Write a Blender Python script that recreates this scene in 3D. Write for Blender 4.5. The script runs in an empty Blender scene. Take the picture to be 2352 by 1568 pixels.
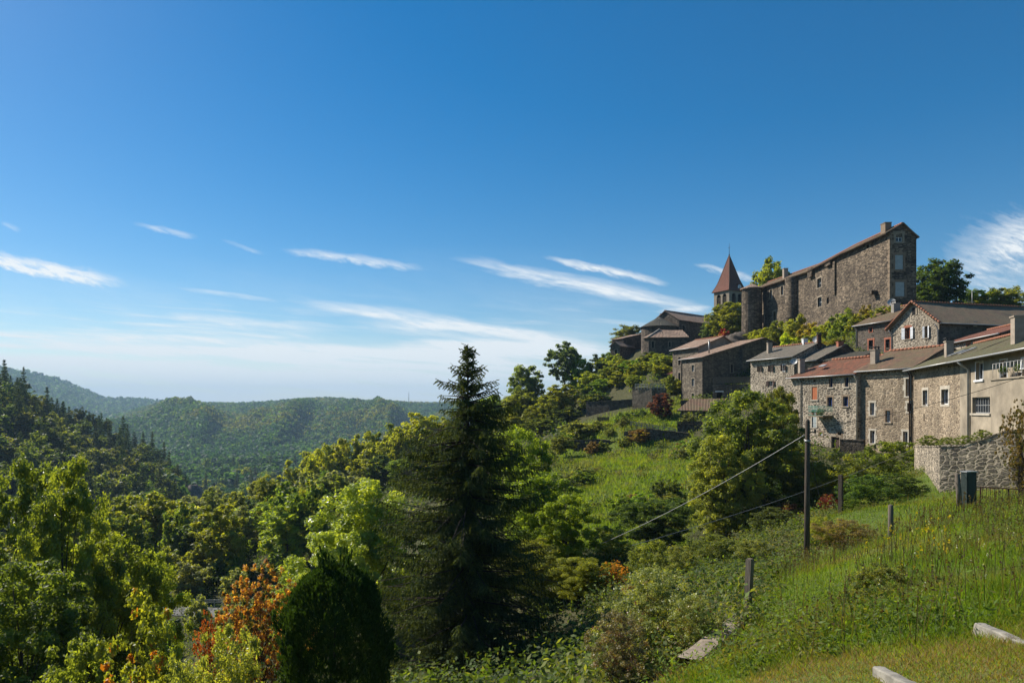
import bpy, math, random
import numpy as np
from mathutils import Vector
random.seed(3)
SC = bpy.context.scene
COL = SC.collection
F, CX, HY = 1568.0, 1176.0, 935.0
rad = math.radians
SUN_AZ, SUN_EL = 57.0, 41.0          # degrees to the left of the view, above the horizon
SUN = Vector((-math.sin(rad(SUN_AZ))*math.cos(rad(SUN_EL)), math.cos(rad(SUN_AZ))*math.cos(rad(SUN_EL)), math.sin(rad(SUN_EL))))

def P(px, py, Y): return Vector(((px-CX)/F*Y, Y, (HY-py)/F*Y))
# survey crops of the photograph -> common coordinates
def C1(x, y): return (1378.1+x*.21974, 488.1+y*.21974)
def C2(x, y): return (1665.2+x*.20876, 488.1+y*.20876)
def C3(x, y): return (1780.1+x*.25635, 660.4+y*.25635)
def C4(x, y): return (1320.7+x*.25635, 689.1+y*.25635)
def C5(x, y): return (1607.8+x*.37757, 976.2+y*.37757)

# ------------------------------------------------------------------ objects
def tag(o, label=None, cat=None, group=None, kind=None):
    if label: o['label'] = label
    if cat: o['category'] = cat
    if group: o['group'] = group
    if kind: o['kind'] = kind
    return o
def thing(name, label, cat, loc=(0, 0, 0), group=None):
    o = bpy.data.objects.new(name, None); COL.objects.link(o)
    o.location = loc; o.empty_display_size = .3
    return tag(o, label, cat, group)
def origin(o):
    v = Vector((0, 0, 0))
    while o is not None: v += o.location; o = o.parent
    return v
class MB:
    def __init__(s): s.v = []; s.f = []; s.mi = []; s.uv = []; s.sm = []
    def face(s, pts, mi=0, uv=None, sm=False):
        n = len(s.v); s.v += [tuple(p) for p in pts]; s.f.append(tuple(range(n, n+len(pts)))); s.mi.append(mi); s.sm.append(sm)
        s.uv += uv if uv else [(p[0], p[2]) for p in pts]
    def obox(s, o, a, b, c, mi=0):
        o, a, b, c = Vector(o), Vector(a), Vector(b), Vector(c)
        if a.cross(b).dot(c) < 0: a, b = b, a
        q = [o, o+a, o+a+b, o+b, o+c, o+a+c, o+a+b+c, o+b+c]
        for f in ((3, 2, 1, 0), (4, 5, 6, 7), (0, 1, 5, 4), (1, 2, 6, 5), (2, 3, 7, 6), (3, 0, 4, 7)):
            s.face([q[i] for i in f], mi)
    def box(s, x0, y0, z0, x1, y1, z1, mi=0): s.obox((x0, y0, z0), (x1-x0, 0, 0), (0, y1-y0, 0), (0, 0, z1-z0), mi)
    def tube(s, pts, r, n=8, mi=0, caps=True):
        pts = [Vector(p) for p in pts]
        rr = r if isinstance(r, (list, tuple)) else [r]*len(pts)
        rings = []
        for i, p in enumerate(pts):
            d = (pts[min(i+1, len(pts)-1)]-pts[max(i-1, 0)]).normalized()
            u = d.cross(Vector((0, 0, 1)) if abs(d.z) < .9 else Vector((1, 0, 0))).normalized(); w = d.cross(u)
            b = len(s.v)
            for k in range(n):
                a = 2*math.pi*k/n; s.v.append(tuple(p+u*math.cos(a)*rr[i]+w*math.sin(a)*rr[i]))
            rings.append(b)
        for i in range(len(pts)-1):
            for k in range(n):
                k2 = (k+1) % n
                s.f.append((rings[i]+k, rings[i+1]+k, rings[i+1]+k2, rings[i]+k2)); s.mi.append(mi); s.sm.append(True); s.uv += [(k/n, i), (k/n, i+1), ((k+1)/n, i+1), ((k+1)/n, i)]
        if caps:
            for b, rev in ((rings[0], False), (rings[-1], True)):
                idx = [b+k for k in range(n)]
                s.f.append(tuple(idx if not rev else idx[::-1])); s.mi.append(mi); s.sm.append(False); s.uv += [(0, 0)]*n
    def slab(s, p0, p1, p2, p3, th, mi=0):
        """roof slope: p0-p1 along the eave, p3-p2 along the ridge; UV in metres"""
        p0, p1, p2, p3 = map(Vector, (p0, p1, p2, p3))
        u = (p1-p0).normalized(); nn = (p1-p0).cross(p3-p0).normalized()
        if nn.z < 0: nn = -nn
        w = nn.cross(u)
        if w.dot(p3-p0) < 0: w = -w
        def uv(p): return ((p-p0).dot(u), (p-p0).dot(w))
        tri = (p2-p3).length <= 1e-4
        nx, ny = max(2, int((p1-p0).length/.9)), (3 if tri else max(3, int((p3-p0).length/.9))); sd = p0.x*.37+p0.y*.71
        def q(a_, b_):
            p = (p0.lerp(p1, a_)).lerp(p3.lerp(p2, a_), b_); L_ = (p1-p0).length
            k = (math.sin(p.x*1.3+p.y*.9+sd)*.5+math.sin(p.x*.41-p.y*.57+p.z*2+sd)+.6*math.sin(p.x*3.1+p.y*2.7))*.018
            return p+nn*(k-(0 if tri else .012*min(L_, 10)*math.sin(math.pi*a_)*(.3+.7*b_)))
        G = [[q(i_/nx, j_/ny) for j_ in range(ny+1)] for i_ in range(nx+1)]
        def put(qs, n_=None): s.face(qs, mi, [uv(p) for p in qs], False)
        for i_ in range(nx):
            for j_ in range(ny):
                f_ = [G[i_][j_], G[i_+1][j_], G[i_+1][j_+1], G[i_][j_+1]]
                if tri and j_ == ny-1: f_ = [f_[0], f_[1], p2]
                put(f_)
            put([G[i_][0], G[i_][0]-nn*th, G[i_+1][0]-nn*th, G[i_+1][0]])
            if not tri: put([G[i_+1][ny], G[i_+1][ny]-nn*th, G[i_][ny]-nn*th, G[i_][ny]])
        for i_ in (0, nx):
            for j_ in range(ny):
                if tri and j_ == ny-1: continue
                put([G[i_][j_], G[i_][j_]-nn*th, G[i_][j_+1]-nn*th, G[i_][j_+1]])
        bot = [p-nn*(th+.03) for p in ([p0, p1, p2] if tri else [p0, p1, p2, p3])]; put(bot[::-1])
    def build(s, name, mats, parent=None, off=None):
        me = bpy.data.meshes.new(name)
        o0 = off if off is not None else (origin(parent) if parent else Vector((0, 0, 0)))
        me.from_pydata([(v[0]-o0[0], v[1]-o0[1], v[2]-o0[2]) for v in s.v], [], s.f)
        if not isinstance(mats, (list, tuple)): mats = [mats]
        for m in mats: me.materials.append(m)
        me.polygons.foreach_set('material_index', s.mi); me.polygons.foreach_set('use_smooth', s.sm)
        uvl = me.uv_layers.new(name='UVMap'); flat = np.array(s.uv, dtype=np.float32).ravel()
        if len(flat) == len(uvl.data)*2: uvl.data.foreach_set('uv', flat)
        o = bpy.data.objects.new(name, me); COL.objects.link(o)
        if parent: o.parent = parent
        return o
def np_mesh(name, V, Fc, mat, attrs=None, smooth=False):
    """mesh datablock from numpy arrays; Fc is (M,k)"""
    me = bpy.data.meshes.new(name); V = np.asarray(V, np.float32); Fc = np.asarray(Fc, np.int32); M, k = Fc.shape
    me.vertices.add(len(V)); me.vertices.foreach_set('co', V.ravel())
    me.loops.add(M*k); me.loops.foreach_set('vertex_index', Fc.ravel())
    me.polygons.add(M); me.polygons.foreach_set('loop_start', np.arange(0, M*k, k, dtype=np.int32)); me.polygons.foreach_set('loop_total', np.full(M, k, np.int32))
    if smooth: me.polygons.foreach_set('use_smooth', np.ones(M, bool))
    for an, av in (attrs or {}).items():
        av = np.asarray(av, np.float32)
        if av.ndim == 1:
            at = me.attributes.new(an, 'FLOAT', 'POINT'); at.data.foreach_set('value', av)
        else:
            at = me.attributes.new(an, 'FLOAT_COLOR', 'POINT'); at.data.foreach_set('color', np.c_[av, np.ones(len(av))].astype(np.float32).ravel())
    for m in (mat if isinstance(mat, (list, tuple)) else [mat]): me.materials.append(m)
    me.update(); me.validate()
    return me
def link(name, me, parent=None, loc=(0, 0, 0)):
    o = bpy.data.objects.new(name, me); COL.objects.link(o); o.location = loc
    if parent: o.parent = parent
    return o

# ------------------------------------------------------------------ materials
class NT:
    def __init__(s, name):
        s.m = bpy.data.materials.new(name); s.m.use_nodes = True; s.t = s.m.node_tree; s.n = s.t.nodes; s.n.clear()
        s.out = s.n.new('ShaderNodeOutputMaterial')
    def new(s, ty, **kw):
        nd = s.n.new('ShaderNode'+ty)
        for k, v in kw.items():
            if k.startswith('i_'):
                nd.inputs[k[2:].replace('_', ' ')].default_value = v
            else: setattr(nd, k, v)
        return nd
    def ln(s, a, b): s.t.links.new(a, b)
    def math(s, op, a, b=None, c=None, clamp=False):
        nd = s.new('Math', operation=op, use_clamp=clamp)
        for i, v in enumerate((a, b, c)):
            if v is None: continue
            if isinstance(v, (int, float)): nd.inputs[i].default_value = v
            else: s.ln(v, nd.inputs[i])
        return nd.outputs[0]
    def mix(s, fac, a, b, blend='MIX'):
        nd = s.new('Mix', data_type='RGBA', blend_type=blend)
        for i, v in ((0, fac), (6, a), (7, b)):
            if isinstance(v, (int, float)): nd.inputs[i].default_value = v
            elif isinstance(v, tuple): nd.inputs[i].default_value = (*v, 1)
            else: s.ln(v, nd.inputs[i])
        return nd.outputs[2]
    def ramp(s, fac, stops, interp='LINEAR'):
        nd = s.new('ValToRGB'); cr = nd.color_ramp; cr.interpolation = interp
        while len(cr.elements) < len(stops): cr.elements.new(.5)
        for e, (p, c) in zip(cr.elements, stops):
            e.position = p; e.color = (*c, 1) if isinstance(c, tuple) else (c, c, c, 1)
        s.ln(fac, nd.inputs[0]); return nd.outputs[0]
    def noise(s, vec, scale, detail=3, rough=.6, dist=0):
        nd = s.new('TexNoise'); nd.inputs['Scale'].default_value = scale; nd.inputs['Detail'].default_value = detail; nd.inputs['Roughness'].default_value = rough; nd.inputs['Distortion'].default_value = dist
        s.ln(vec, nd.inputs['Vector']); return nd
    def bsdf(s, col, rough=.9, bump=None, bs=.5, bd=.05, spec=.25, metal=0):
        b = s.new('BsdfPrincipled')
        if isinstance(col, tuple): b.inputs['Base Color'].default_value = (*col, 1)
        else: s.ln(col, b.inputs['Base Color'])
        if isinstance(rough, (int, float)): b.inputs['Roughness'].default_value = rough
        else: s.ln(rough, b.inputs['Roughness'])
        b.inputs['Specular IOR Level'].default_value = spec; b.inputs['Metallic'].default_value = metal
        if bump is not None:
            bn = s.new('Bump'); bn.inputs['Strength'].default_value = bs; bn.inputs['Distance'].default_value = bd
            s.ln(bump, bn.inputs['Height']); s.ln(bn.outputs[0], b.inputs['Normal'])
        s.ln(b.outputs[0], s.out.inputs[0]); return b
    def pos(s): return s.new('NewGeometry').outputs['Position']

def stone_mat(name, stones, mortar, scale=3.2, width=.09, squash=1.7, stain=.5, bd=.06):
    t = NT(name); p = t.pos()
    wob = t.noise(p, 2.3, 2); add = t.new('VectorMath', operation='MULTIPLY_ADD'); t.ln(wob.outputs['Color'], add.inputs[0]); add.inputs[1].default_value = (.22, .22, .16); t.ln(p, add.inputs[2])
    mp = t.new('Mapping'); mp.inputs['Scale'].default_value = (scale, scale, scale*squash); t.ln(add.outputs[0], mp.inputs['Vector'])
    v1 = t.new('TexVoronoi', feature='F1'); v2 = t.new('TexVoronoi', feature='DISTANCE_TO_EDGE')
    for v in (v1, v2): v.inputs['Scale'].default_value = 1; v.inputs['Randomness'].default_value = .85; t.ln(mp.outputs[0], v.inputs['Vector'])
    sep = t.new('SeparateColor'); t.ln(v1.outputs['Color'], sep.inputs[0])
    n = len(stones); col = t.ramp(sep.outputs[0], [(i/max(1, n-1), c) for i, c in enumerate(stones)])
    g = t.noise(p, 9, 4, .7); col = t.mix(.55, col, t.ramp(g.outputs[0], [(.3, .55), (.7, 1.25)]), 'MULTIPLY')
    edge = t.ramp(v2.outputs['Distance'], [(width*.55, 0.), (width*1.5, 1.)])
    fade = t.ramp(t.noise(p, .7, 3).outputs[0], [(.35, 0.), (.62, 1.)])          # patches where mortar covers the stone
    e2 = t.math('MULTIPLY_ADD', edge, t.math('MULTIPLY_ADD', fade, -.25, 1.0), 0)
    col = t.mix(e2, mortar, col)
    st = t.ramp(t.noise(p, .33, 4, .65).outputs[0], [(.32, 1-stain), (.6, 1.)]); col = t.mix(1, col, st, 'MULTIPLY')
    sm = t.new('Mapping'); sm.inputs['Scale'].default_value = (1.5, 1.5, .13); t.ln(p, sm.inputs['Vector'])
    col = t.mix(1, col, t.ramp(t.noise(sm.outputs[0], 1, 4, .6).outputs[0], [(.34, .80), (.58, 1.05)]), 'MULTIPLY')       # rain streaks
    hgt = t.math('ADD', edge, t.math('MULTIPLY', g.outputs[0], .5))
    t.bsdf(col, .95, hgt, .9, bd); return t.m

def tile_mat(name, c1, c2, lichen, lich=.4, pu=.23, pv=.34):
    t = NT(name); uv = t.new('UVMap').outputs[0]; sp = t.new('SeparateXYZ'); t.ln(uv, sp.inputs[0]); u, v = sp.outputs[0], sp.outputs[1]
    us = t.math('DIVIDE', u, pu); vs = t.math('DIVIDE', v, pv)
    w = t.math('ABSOLUTE', t.math('SINE', t.math('MULTIPLY', us, math.pi)))
    fr = t.math('FRACT', vs)
    hgt = t.math('ADD', w, t.math('MULTIPLY', t.math('SUBTRACT', 1.0, fr), .45))
    cm = t.new('CombineXYZ'); t.ln(t.math('FLOOR', us), cm.inputs[0]); t.ln(t.math('FLOOR', vs), cm.inputs[1])
    wn = t.new('TexWhiteNoise', noise_dimensions='2D'); t.ln(cm.outputs[0], wn.inputs['Vector'])
    col = t.mix(wn.outputs['Value'], c1, c2)
    p = t.pos(); nz = t.noise(p, .8, 5, .7)
    col = t.mix(t.math('MULTIPLY', t.ramp(nz.outputs[0], [(.38, 0.), (.6, 1.)]), lich), col, lichen)
    fine = t.noise(p, 6, 4, .7); col = t.mix(.6, col, t.ramp(fine.outputs[0], [(.3, .55), (.7, 1.3)]), 'MULTIPLY')
    t.bsdf(col, .9, hgt, 1, .11); return t.m

def plain_mat(name, col, rough=.8, var=.25, nscale=3., bd=.01, metal=0, spec=.3):
    t = NT(name); p = t.pos(); n = t.noise(p, nscale, 5, .65)
    c = t.mix(1, col, t.ramp(n.outputs[0], [(.3, 1-var), (.7, 1+var*.6)]), 'MULTIPLY')
    t.bsdf(c, rough, n.outputs[0], .6, bd, spec, metal); return t.m

def wood_mat(name, col, dark):
    t = NT(name); p = t.pos(); mp = t.new('Mapping'); mp.inputs['Scale'].default_value = (14, 14, 1.2); t.ln(p, mp.inputs[0])
    n = t.noise(mp.outputs[0], 2, 5, .7); c = t.mix(t.ramp(n.outputs[0], [(.35, 0.), (.65, 1.)]), dark, col)
    t.bsdf(c, .9, n.outputs[0], .7, .02); return t.m

def leaf_mat(name, rough=.45, trans=.45, spec=.35, second=None, bright=1.45):
    """colour comes from each plant's own object colour, varied leaf by leaf"""
    t = NT(name); oi = t.new('ObjectInfo'); at = t.new('Attribute', attribute_name='var')
    sep = t.new('SeparateColor'); t.ln(at.outputs['Color'], sep.inputs[0])
    c = oi.outputs['Color']
    c = t.mix(1, c, t.ramp(sep.outputs[0], [(0, (.55, .6, .6)), (.5, (1., 1., 1.)), (1, (1.55, 1.4, .9))]), 'MULTIPLY')
    if second: c = t.mix(t.ramp(sep.outputs[1], second[0]), c, second[1])
    pr = t.new('BsdfPrincipled'); t.ln(c, pr.inputs['Base Color']); pr.inputs['Roughness'].default_value = rough; pr.inputs['Specular IOR Level'].default_value = spec
    tr = t.new('BsdfTranslucent'); t.ln(t.mix(1, c, (bright*1.36, bright*1.24, bright*.34), 'MULTIPLY'), tr.inputs[0])
    mx = t.new('MixShader'); mx.inputs[0].default_value = trans; t.ln(pr.outputs[0], mx.inputs[1]); t.ln(tr.outputs[0], mx.inputs[2]); t.ln(mx.outputs[0], t.out.inputs[0])
    return t.m
def attr_leaf_mat(name, trans=.5, rough=.6, spec=.2):
    t = NT(name); at = t.new('Attribute', attribute_name='col'); c = at.outputs['Color']
    pr = t.new('BsdfPrincipled'); t.ln(c, pr.inputs['Base Color']); pr.inputs['Roughness'].default_value = rough; pr.inputs['Specular IOR Level'].default_value = spec
    tr = t.new('BsdfTranslucent'); t.ln(t.mix(1, c, (1.75, 1.6, .4), 'MULTIPLY'), tr.inputs[0])
    mx = t.new('MixShader'); mx.inputs[0].default_value = trans; t.ln(pr.outputs[0], mx.inputs[1]); t.ln(tr.outputs[0], mx.inputs[2]); t.ln(mx.outputs[0], t.out.inputs[0])
    return t.m

M = {}
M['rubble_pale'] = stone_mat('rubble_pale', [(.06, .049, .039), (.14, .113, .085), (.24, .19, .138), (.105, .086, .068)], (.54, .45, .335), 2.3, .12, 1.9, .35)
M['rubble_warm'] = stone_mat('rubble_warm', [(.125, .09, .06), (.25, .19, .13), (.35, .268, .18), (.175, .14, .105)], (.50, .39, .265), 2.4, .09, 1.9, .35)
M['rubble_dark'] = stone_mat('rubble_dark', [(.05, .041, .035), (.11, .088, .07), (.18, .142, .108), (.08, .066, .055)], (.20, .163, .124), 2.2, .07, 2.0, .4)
M['castle_stone'] = stone_mat('castle_stone', [(.105, .08, .057), (.24, .182, .125), (.42, .32, .215), (.165, .128, .094)], (.09, .07, .052), 1.75, .06, 3.0, .5, .2)
M['church_stone'] = stone_mat('church_stone', [(.10, .077, .059), (.18, .138, .102), (.28, .213, .15)], (.075, .058, .045), 1.8, .06, 2.0, .4)
M['house_stone'] = stone_mat('house_stone', [(.135, .108, .083), (.26, .208, .152), (.40, .32, .228), (.20, .162, .122)], (.16, .128, .095), 2.1, .07, 2.4, .4, .1)
M['garden_wall'] = stone_mat('garden_wall', [(.075, .064, .054), (.16, .135, .108), (.27, .225, .17), (.12, .104, .088)], (.52, .43, .315), 2.7, .11, 1.7, .4, .08)
M['terrace_stone'] = stone_mat('terrace_stone', [(.08, .068, .055), (.15, .122, .095), (.23, .185, .135)], (.12, .095, .068), 2.2, .07, 1.8, .5, .12)
M['ashlar'] = plain_mat('ashlar', (.29, .235, .17), .9, .3, 2.)
M['pale_stone'] = plain_mat('pale_stone', (.48, .42, .33), .9, .2, 2.)
M['brown_stone'] = plain_mat('brown_stone', (.24, .175, .115), .9, .3, 2.)
M['brick'] = plain_mat('brick', (.36, .13, .075), .9, .3, 4.)
M['render'] = plain_mat('render', (.345, .285, .205), .95, .45, .6, .02)
M['render_grey'] = plain_mat('render_grey', (.30, .27, .23), .95, .3, 1.2, .02)
M['tile_red'] = tile_mat('tile_red', (.33, .12, .065), (.20, .085, .052), (.12, .095, .06), .55)
M['tile_brown'] = tile_mat('tile_brown', (.25, .14, .085), (.16, .10, .07), (.17, .15, .08), .65)
M['tile_green'] = tile_mat('tile_green', (.18, .135, .08), (.125, .10, .062), (.165, .165, .075), .85)
M['tile_grey'] = tile_mat('tile_grey', (.22, .18, .14), (.15, .125, .10), (.18, .165, .12), .6, .3, .36)
M['tile_canal'] = tile_mat('tile_canal', (.46, .30, .21), (.30, .19, .135), (.25, .205, .15), .5, .3, .4)
M['tile_gable'] = tile_mat('tile_gable', (.27, .18, .115), (.20, .14, .09), (.22, .185, .11), .6, .32, .38)
M['tile_bright'] = tile_mat('tile_bright', (.30, .115, .07), (.21, .088, .058), (.17, .10, .07), .4)
M['spire_tile'] = tile_mat('spire_tile', (.27, .115, .078), (.20, .088, .062), (.19, .11, .08), .4, .2, .22)
M['slate'] = tile_mat('slate', (.085, .075, .062), (.055, .05, .045), (.10, .095, .06), .6, .35, .3)
M['ridge_tile'] = plain_mat('ridge_tile', (.33, .14, .08), .9, .3, 5.)
M['chimney'] = plain_mat('chimney', (.34, .275, .21), .95, .3, 2.)
M['glass'] = plain_mat('glass', (.02, .024, .03), .15, .2, 2., 0, 0, .5)
M['dark'] = plain_mat('dark', (.012, .011, .01), .9)
M['white'] = plain_mat('white', (.72, .71, .69), .6, .06)
M['shutter_white'] = plain_mat('shutter_white', (.66, .66, .66), .6, .12)
M['shutter_grey'] = plain_mat('shutter_grey', (.36, .40, .39), .7, .2)
M['shutter_orange'] = plain_mat('shutter_orange', (.42, .13, .05), .7, .2)
M['shutter_brown'] = plain_mat('shutter_brown', (.07, .04, .028), .8, .3)
M['blue_frame'] = plain_mat('blue_frame', (.06, .09, .25), .6, .2)
M['metal'] = plain_mat('metal', (.42, .41, .39), .5, .2, 3, 0, .5)
M['dark_metal'] = plain_mat('dark_metal', (.05, .05, .048), .6, .3, 3, 0, .3)
M['green_metal'] = plain_mat('green_metal', (.09, .28, .21), .6, .3)
M['rust'] = plain_mat('rust', (.08, .04, .025), .9, .4)
M['wood_grey'] = wood_mat('wood_grey', (.20, .165, .125), (.09, .07, .052))
M['wood_pole'] = wood_mat('wood_pole', (.11, .085, .062), (.045, .034, .026))
M['wood_rail'] = wood_mat('wood_rail', (.50, .42, .30), (.28, .22, .15))
M['concrete'] = plain_mat('concrete', (.27, .245, .20), .95, .5, 5., .03)
M['old_concrete'] = plain_mat('old_concrete', (.30, .235, .17), .95, .5, 4., .05)
M['bark'] = wood_mat('bark', (.10, .078, .056), (.045, .034, .025))
M['bark_dark'] = wood_mat('bark_dark', (.055, .042, .032), (.022, .017, .013))
M['asphalt'] = plain_mat('asphalt', (.16, .15, .14), .9, .15)
M['rock'] = plain_mat('rock', (.10, .08, .062), .95, .55, .6, .35)
M['terracotta'] = plain_mat('terracotta', (.40, .15, .08), .9)
M['cloth'] = plain_mat('cloth', (.55, .52, .52), .9, .1)
M['leaf'] = leaf_mat('leaf', .5, .6, .25, None, 1.55)
M['leaf_gloss'] = leaf_mat('leaf_gloss', .36, .52, .45, None, 1.55)
M['leaf_autumn'] = leaf_mat('leaf_autumn', .45, .5, .35, ([(.72, 0.), (.80, 1.)], (.42, .16, .02)))
M['leaf_smoke'] = leaf_mat('leaf_smoke', .5, .55, .25, ([(.22, 1.), (.40, 0.)], (.12, .13, .03)))
M['leaf_yellowing'] = leaf_mat('leaf_yellowing', .5, .55, .25, ([(.78, 0.), (.86, 1.)], (.30, .30, .03)))
M['leaf_hip'] = leaf_mat('leaf_hip', .4, .4, .45, ([(.82, 0.), (.86, 1.)], (.16, .05, .03)))
M['needle'] = leaf_mat('needle', .8, .3, .08, None, 1.3)
M['attr_leaf'] = attr_leaf_mat('attr_leaf')
# ------------------------------------------------------------------ terrain
def hash2(ix, iy, seed):
    n = (ix.astype(np.int64)*374761393+iy.astype(np.int64)*668265263+seed*1442695041) & 0x7fffffff
    n = ((n ^ (n >> 13))*1274126177) & 0x7fffffff
    return ((n ^ (n >> 16)) & 0xffff)/65535.0
def vnoise(x, y, seed=0):
    x = np.asarray(x, float); y = np.asarray(y, float); ix = np.floor(x); iy = np.floor(y); fx = x-ix; fy = y-iy
    fx = fx*fx*(3-2*fx); fy = fy*fy*(3-2*fy); ix = ix.astype(int); iy = iy.astype(int)
    a = hash2(ix, iy, seed); b = hash2(ix+1, iy, seed); c = hash2(ix, iy+1, seed); d = hash2(ix+1, iy+1, seed)
    return (a+(b-a)*fx)*(1-fy)+(c+(d-c)*fx)*fy
def fbm(x, y, seed=0, o=4):
    s = 0; amp = .5
    for i in range(o): s = s+amp*vnoise(x*2**i, y*2**i, seed+i*17); amp *= .5
    return s/(1-.5**o)
def sstep(a, b, x): t = np.clip((x-a)/(b-a), 0, 1); return t*t*(3-2*t)

near = [P(*q) for q in [
    (2352, 1568, 5), (2050, 1548, 6.5), (2350, 1455, 7.5), (2352, 1300, 14), (2352, 1155, 30), (2352, 1132, 37), (2158, 1134, 41), (2100, 1112, 50), (2204, 1168, 30), (2046, 1242, 25),
    (1716, 1418, 18), (1853, 1308, 30), (1620, 1530, 13), (1450, 1572, 14), (1300, 1562, 20), (1075, 1560, 28), (2000, 1330, 16), (2000, 1420, 10.5), (1850, 1400, 16), (1930, 1185, 36), (1850, 1200, 46),
    (450, 1396, 75), (250, 1404, 70), (650, 1390, 78), (640, 1300, 92), (560, 1250, 120), (330, 1230, 140), (620, 1200, 165), (900, 1200, 100), (900, 1100, 160), (1000, 1060, 150), (1100, 1010, 170),
    (1200, 975, 165), (1300, 905, 172), (1400, 855, 170), (1470, 812, 165), (1440, 806, 180), (1600, 790, 165), (1720, 775, 137), (1250, 1010, 120), (1290, 1062, 95), (1560, 1045, 94), (1340, 1200, 62), (1500, 1180, 62),
    (1420, 1255, 50), (1690, 1270, 50), (1800, 1160, 60), (1600, 1300, 38), (1500, 1350, 30), (1200, 1300, 45), (1580, 925, 118), (1450, 983, 105), (1550, 986, 103.5), (1450, 1028, 100.5), (1550, 1036, 97), (1500, 1050, 94), (1385, 1042, 103), (1500, 962, 110), (1400, 958, 124), (1440, 915, 132), (1350, 960, 128), (1450, 905, 140)]]
near += [Vector(q) for q in [
    (0, 0, -1.65), (0, -20, -1), (20, -10, 1.0), (-20, -10, -4), (-3.9, 15, -7.8), (-6.5, 12, -7.3), (-16.6, 24, -13), (-9.6, 26, -12.2), (-12, 45, -15.5), (-3.5, 20, -8.6), (-30, 50, -20),
    (52, 95, 13.5), (60, 120, 14.5), (80, 110, 14), (75, 150, 14), (52, 170, 15), (47, 139, 13.5), (45, 120, 9), (49, 100, 9.5), (34, 98, .8), (40, 98, 3), (30, 76, -4.3), (35, 66, -4.2), (37, 61, -3.5), (45, 50, -1), (45, 68, .5), (48, 85, 5.2), (56, 80, 6), (62, 95, 9),
    (27, 68, -5.4), (25, 58, -6.9), (33, 45, -2.9), (30.5, 46, -2.9), (-120, 100, -30), (-150, 200, -40), (-60, 220, -46), (0, 235, -28), (60, 240, 2), (120, 150, 12), (100, 60, 6), (60, 20, 3), (40, 0, 2), (-60, 30, -24), (-80, -20, -20), (-25, 0, -8), (-40, 160, -32), (-100, 150, -36), (36, 128, 4.2), (33, 118, 1.6), (24, 108, -2.6), (25, 140, 4)]]
_c = np.array([[p.x, p.y, p.z] for p in near]); _S = 60.0
def _k(d2): return np.where(d2 > 1e-12, .5*d2*np.log(np.maximum(d2, 1e-12)), 0)
def _tps_fit(c, lam):
    xy = c[:, :2]/_S; n = len(c); K = _k(((xy[:, None]-xy[None])**2).sum(2))+lam*np.eye(n); Pm = np.c_[np.ones(n), xy]
    A = np.zeros((n+3, n+3)); A[:n, :n] = K; A[:n, n:] = Pm; A[n:, :n] = Pm.T
    return np.linalg.solve(A, np.r_[c[:, 2], 0, 0, 0])
_w = _tps_fit(_c, 2e-4)
def tps(x, y):
    x = np.asarray(x, float).ravel()/_S; y = np.asarray(y, float).ravel()/_S; out = np.zeros(len(x)); xy = _c[:, :2]/_S
    for i in range(0, len(x), 20000):
        xs, ys = x[i:i+20000], y[i:i+20000]; d2 = (xs[:, None]-xy[None, :, 0])**2+(ys[:, None]-xy[None, :, 1])**2
        out[i:i+20000] = _k(d2)@_w[:-3]+_w[-3]+_w[-2]*xs+_w[-1]*ys
    return out
def px_az(px): return np.arctan((np.asarray(px, float)-CX)/F)
def layer(az, r, tab, rc, rf, zf, back, zb):
    t = np.array(tab, float); ta = px_az(t[:, 0])
    tz = (HY-t[:, 1])/F*rc*np.cos(ta); zc = np.interp(az, ta, tz)
    u = np.clip((r-rf)/(rc-rf), 0, 1); front = zf+(zc-zf)*(u**.85)
    v = np.clip((r-rc)/back, 0, 1); rear = zc+(zb-zc)*v
    return np.where(r < rc, front, rear)
def hfar(x, y):
    r = np.hypot(x, y); az = np.arctan2(x, y); bend = 60*(fbm(az*7, r/900, 5)-.5)
    val = np.interp(r, [0, 200, 350, 700, 1000, 2500, 5000, 14000], [-20, -44, -58, -80, -108, -95, -70, -70])
    right = sstep(.06, .22, az); val = val*(1-right)+right*np.interp(r, [0, 250, 1500, 6000], [5, 6, -20, -50])
    spur = layer(az, r, [(-3000, 500), (-900, 720), (-200, 850), (0, 893), (100, 945), (200, 1000), (300, 1037), (360, 1070), (415, 1128), (442, 1210), (470, 1400), (560, 1600), (3000, 1800)], 430, 205, -50, 420, -90)
    rid = 1-np.abs(2*fbm(az*9-r/1500+.3, r/2600+3, 9, 3)-1)
    mid = layer(az, r, [(-3000, 1200), (60, 1070), (200, 990), (300, 950), (400, 922), (440, 926), (560, 928), (700, 922), (850, 923), (1000, 924), (1160, 928), (1400, 940), (2400, 940), (4000, 940)], 2300, 950, -112, 1500, -60)
    mid = mid+(rid-.68)*170*np.exp(-((r-1550)/420)**2)+20*(fbm(x/210, y/210, 21)-.5)
    fr = layer(az, r, [(-3000, 700), (-500, 770), (0, 846), (60, 857), (150, 880), (240, 918), (290, 917), (370, 925), (470, 945), (700, 975), (3000, 990)], 3800, 2500, -90, 1600, -60)+30*(fbm(x/420, y/420, 33)-.5)
    pl = layer(az, r, [(-3000, 915), (0, 926), (440, 921), (640, 926), (760, 924), (1000, 923), (1090, 919), (1160, 921), (3000, 922)], 9000, 5200, -70, 6000, 60)+20*(fbm(x/900, y/900, 41)-.5)
    return np.maximum.reduce([val+bend*.1, spur, mid, fr, pl])
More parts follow.
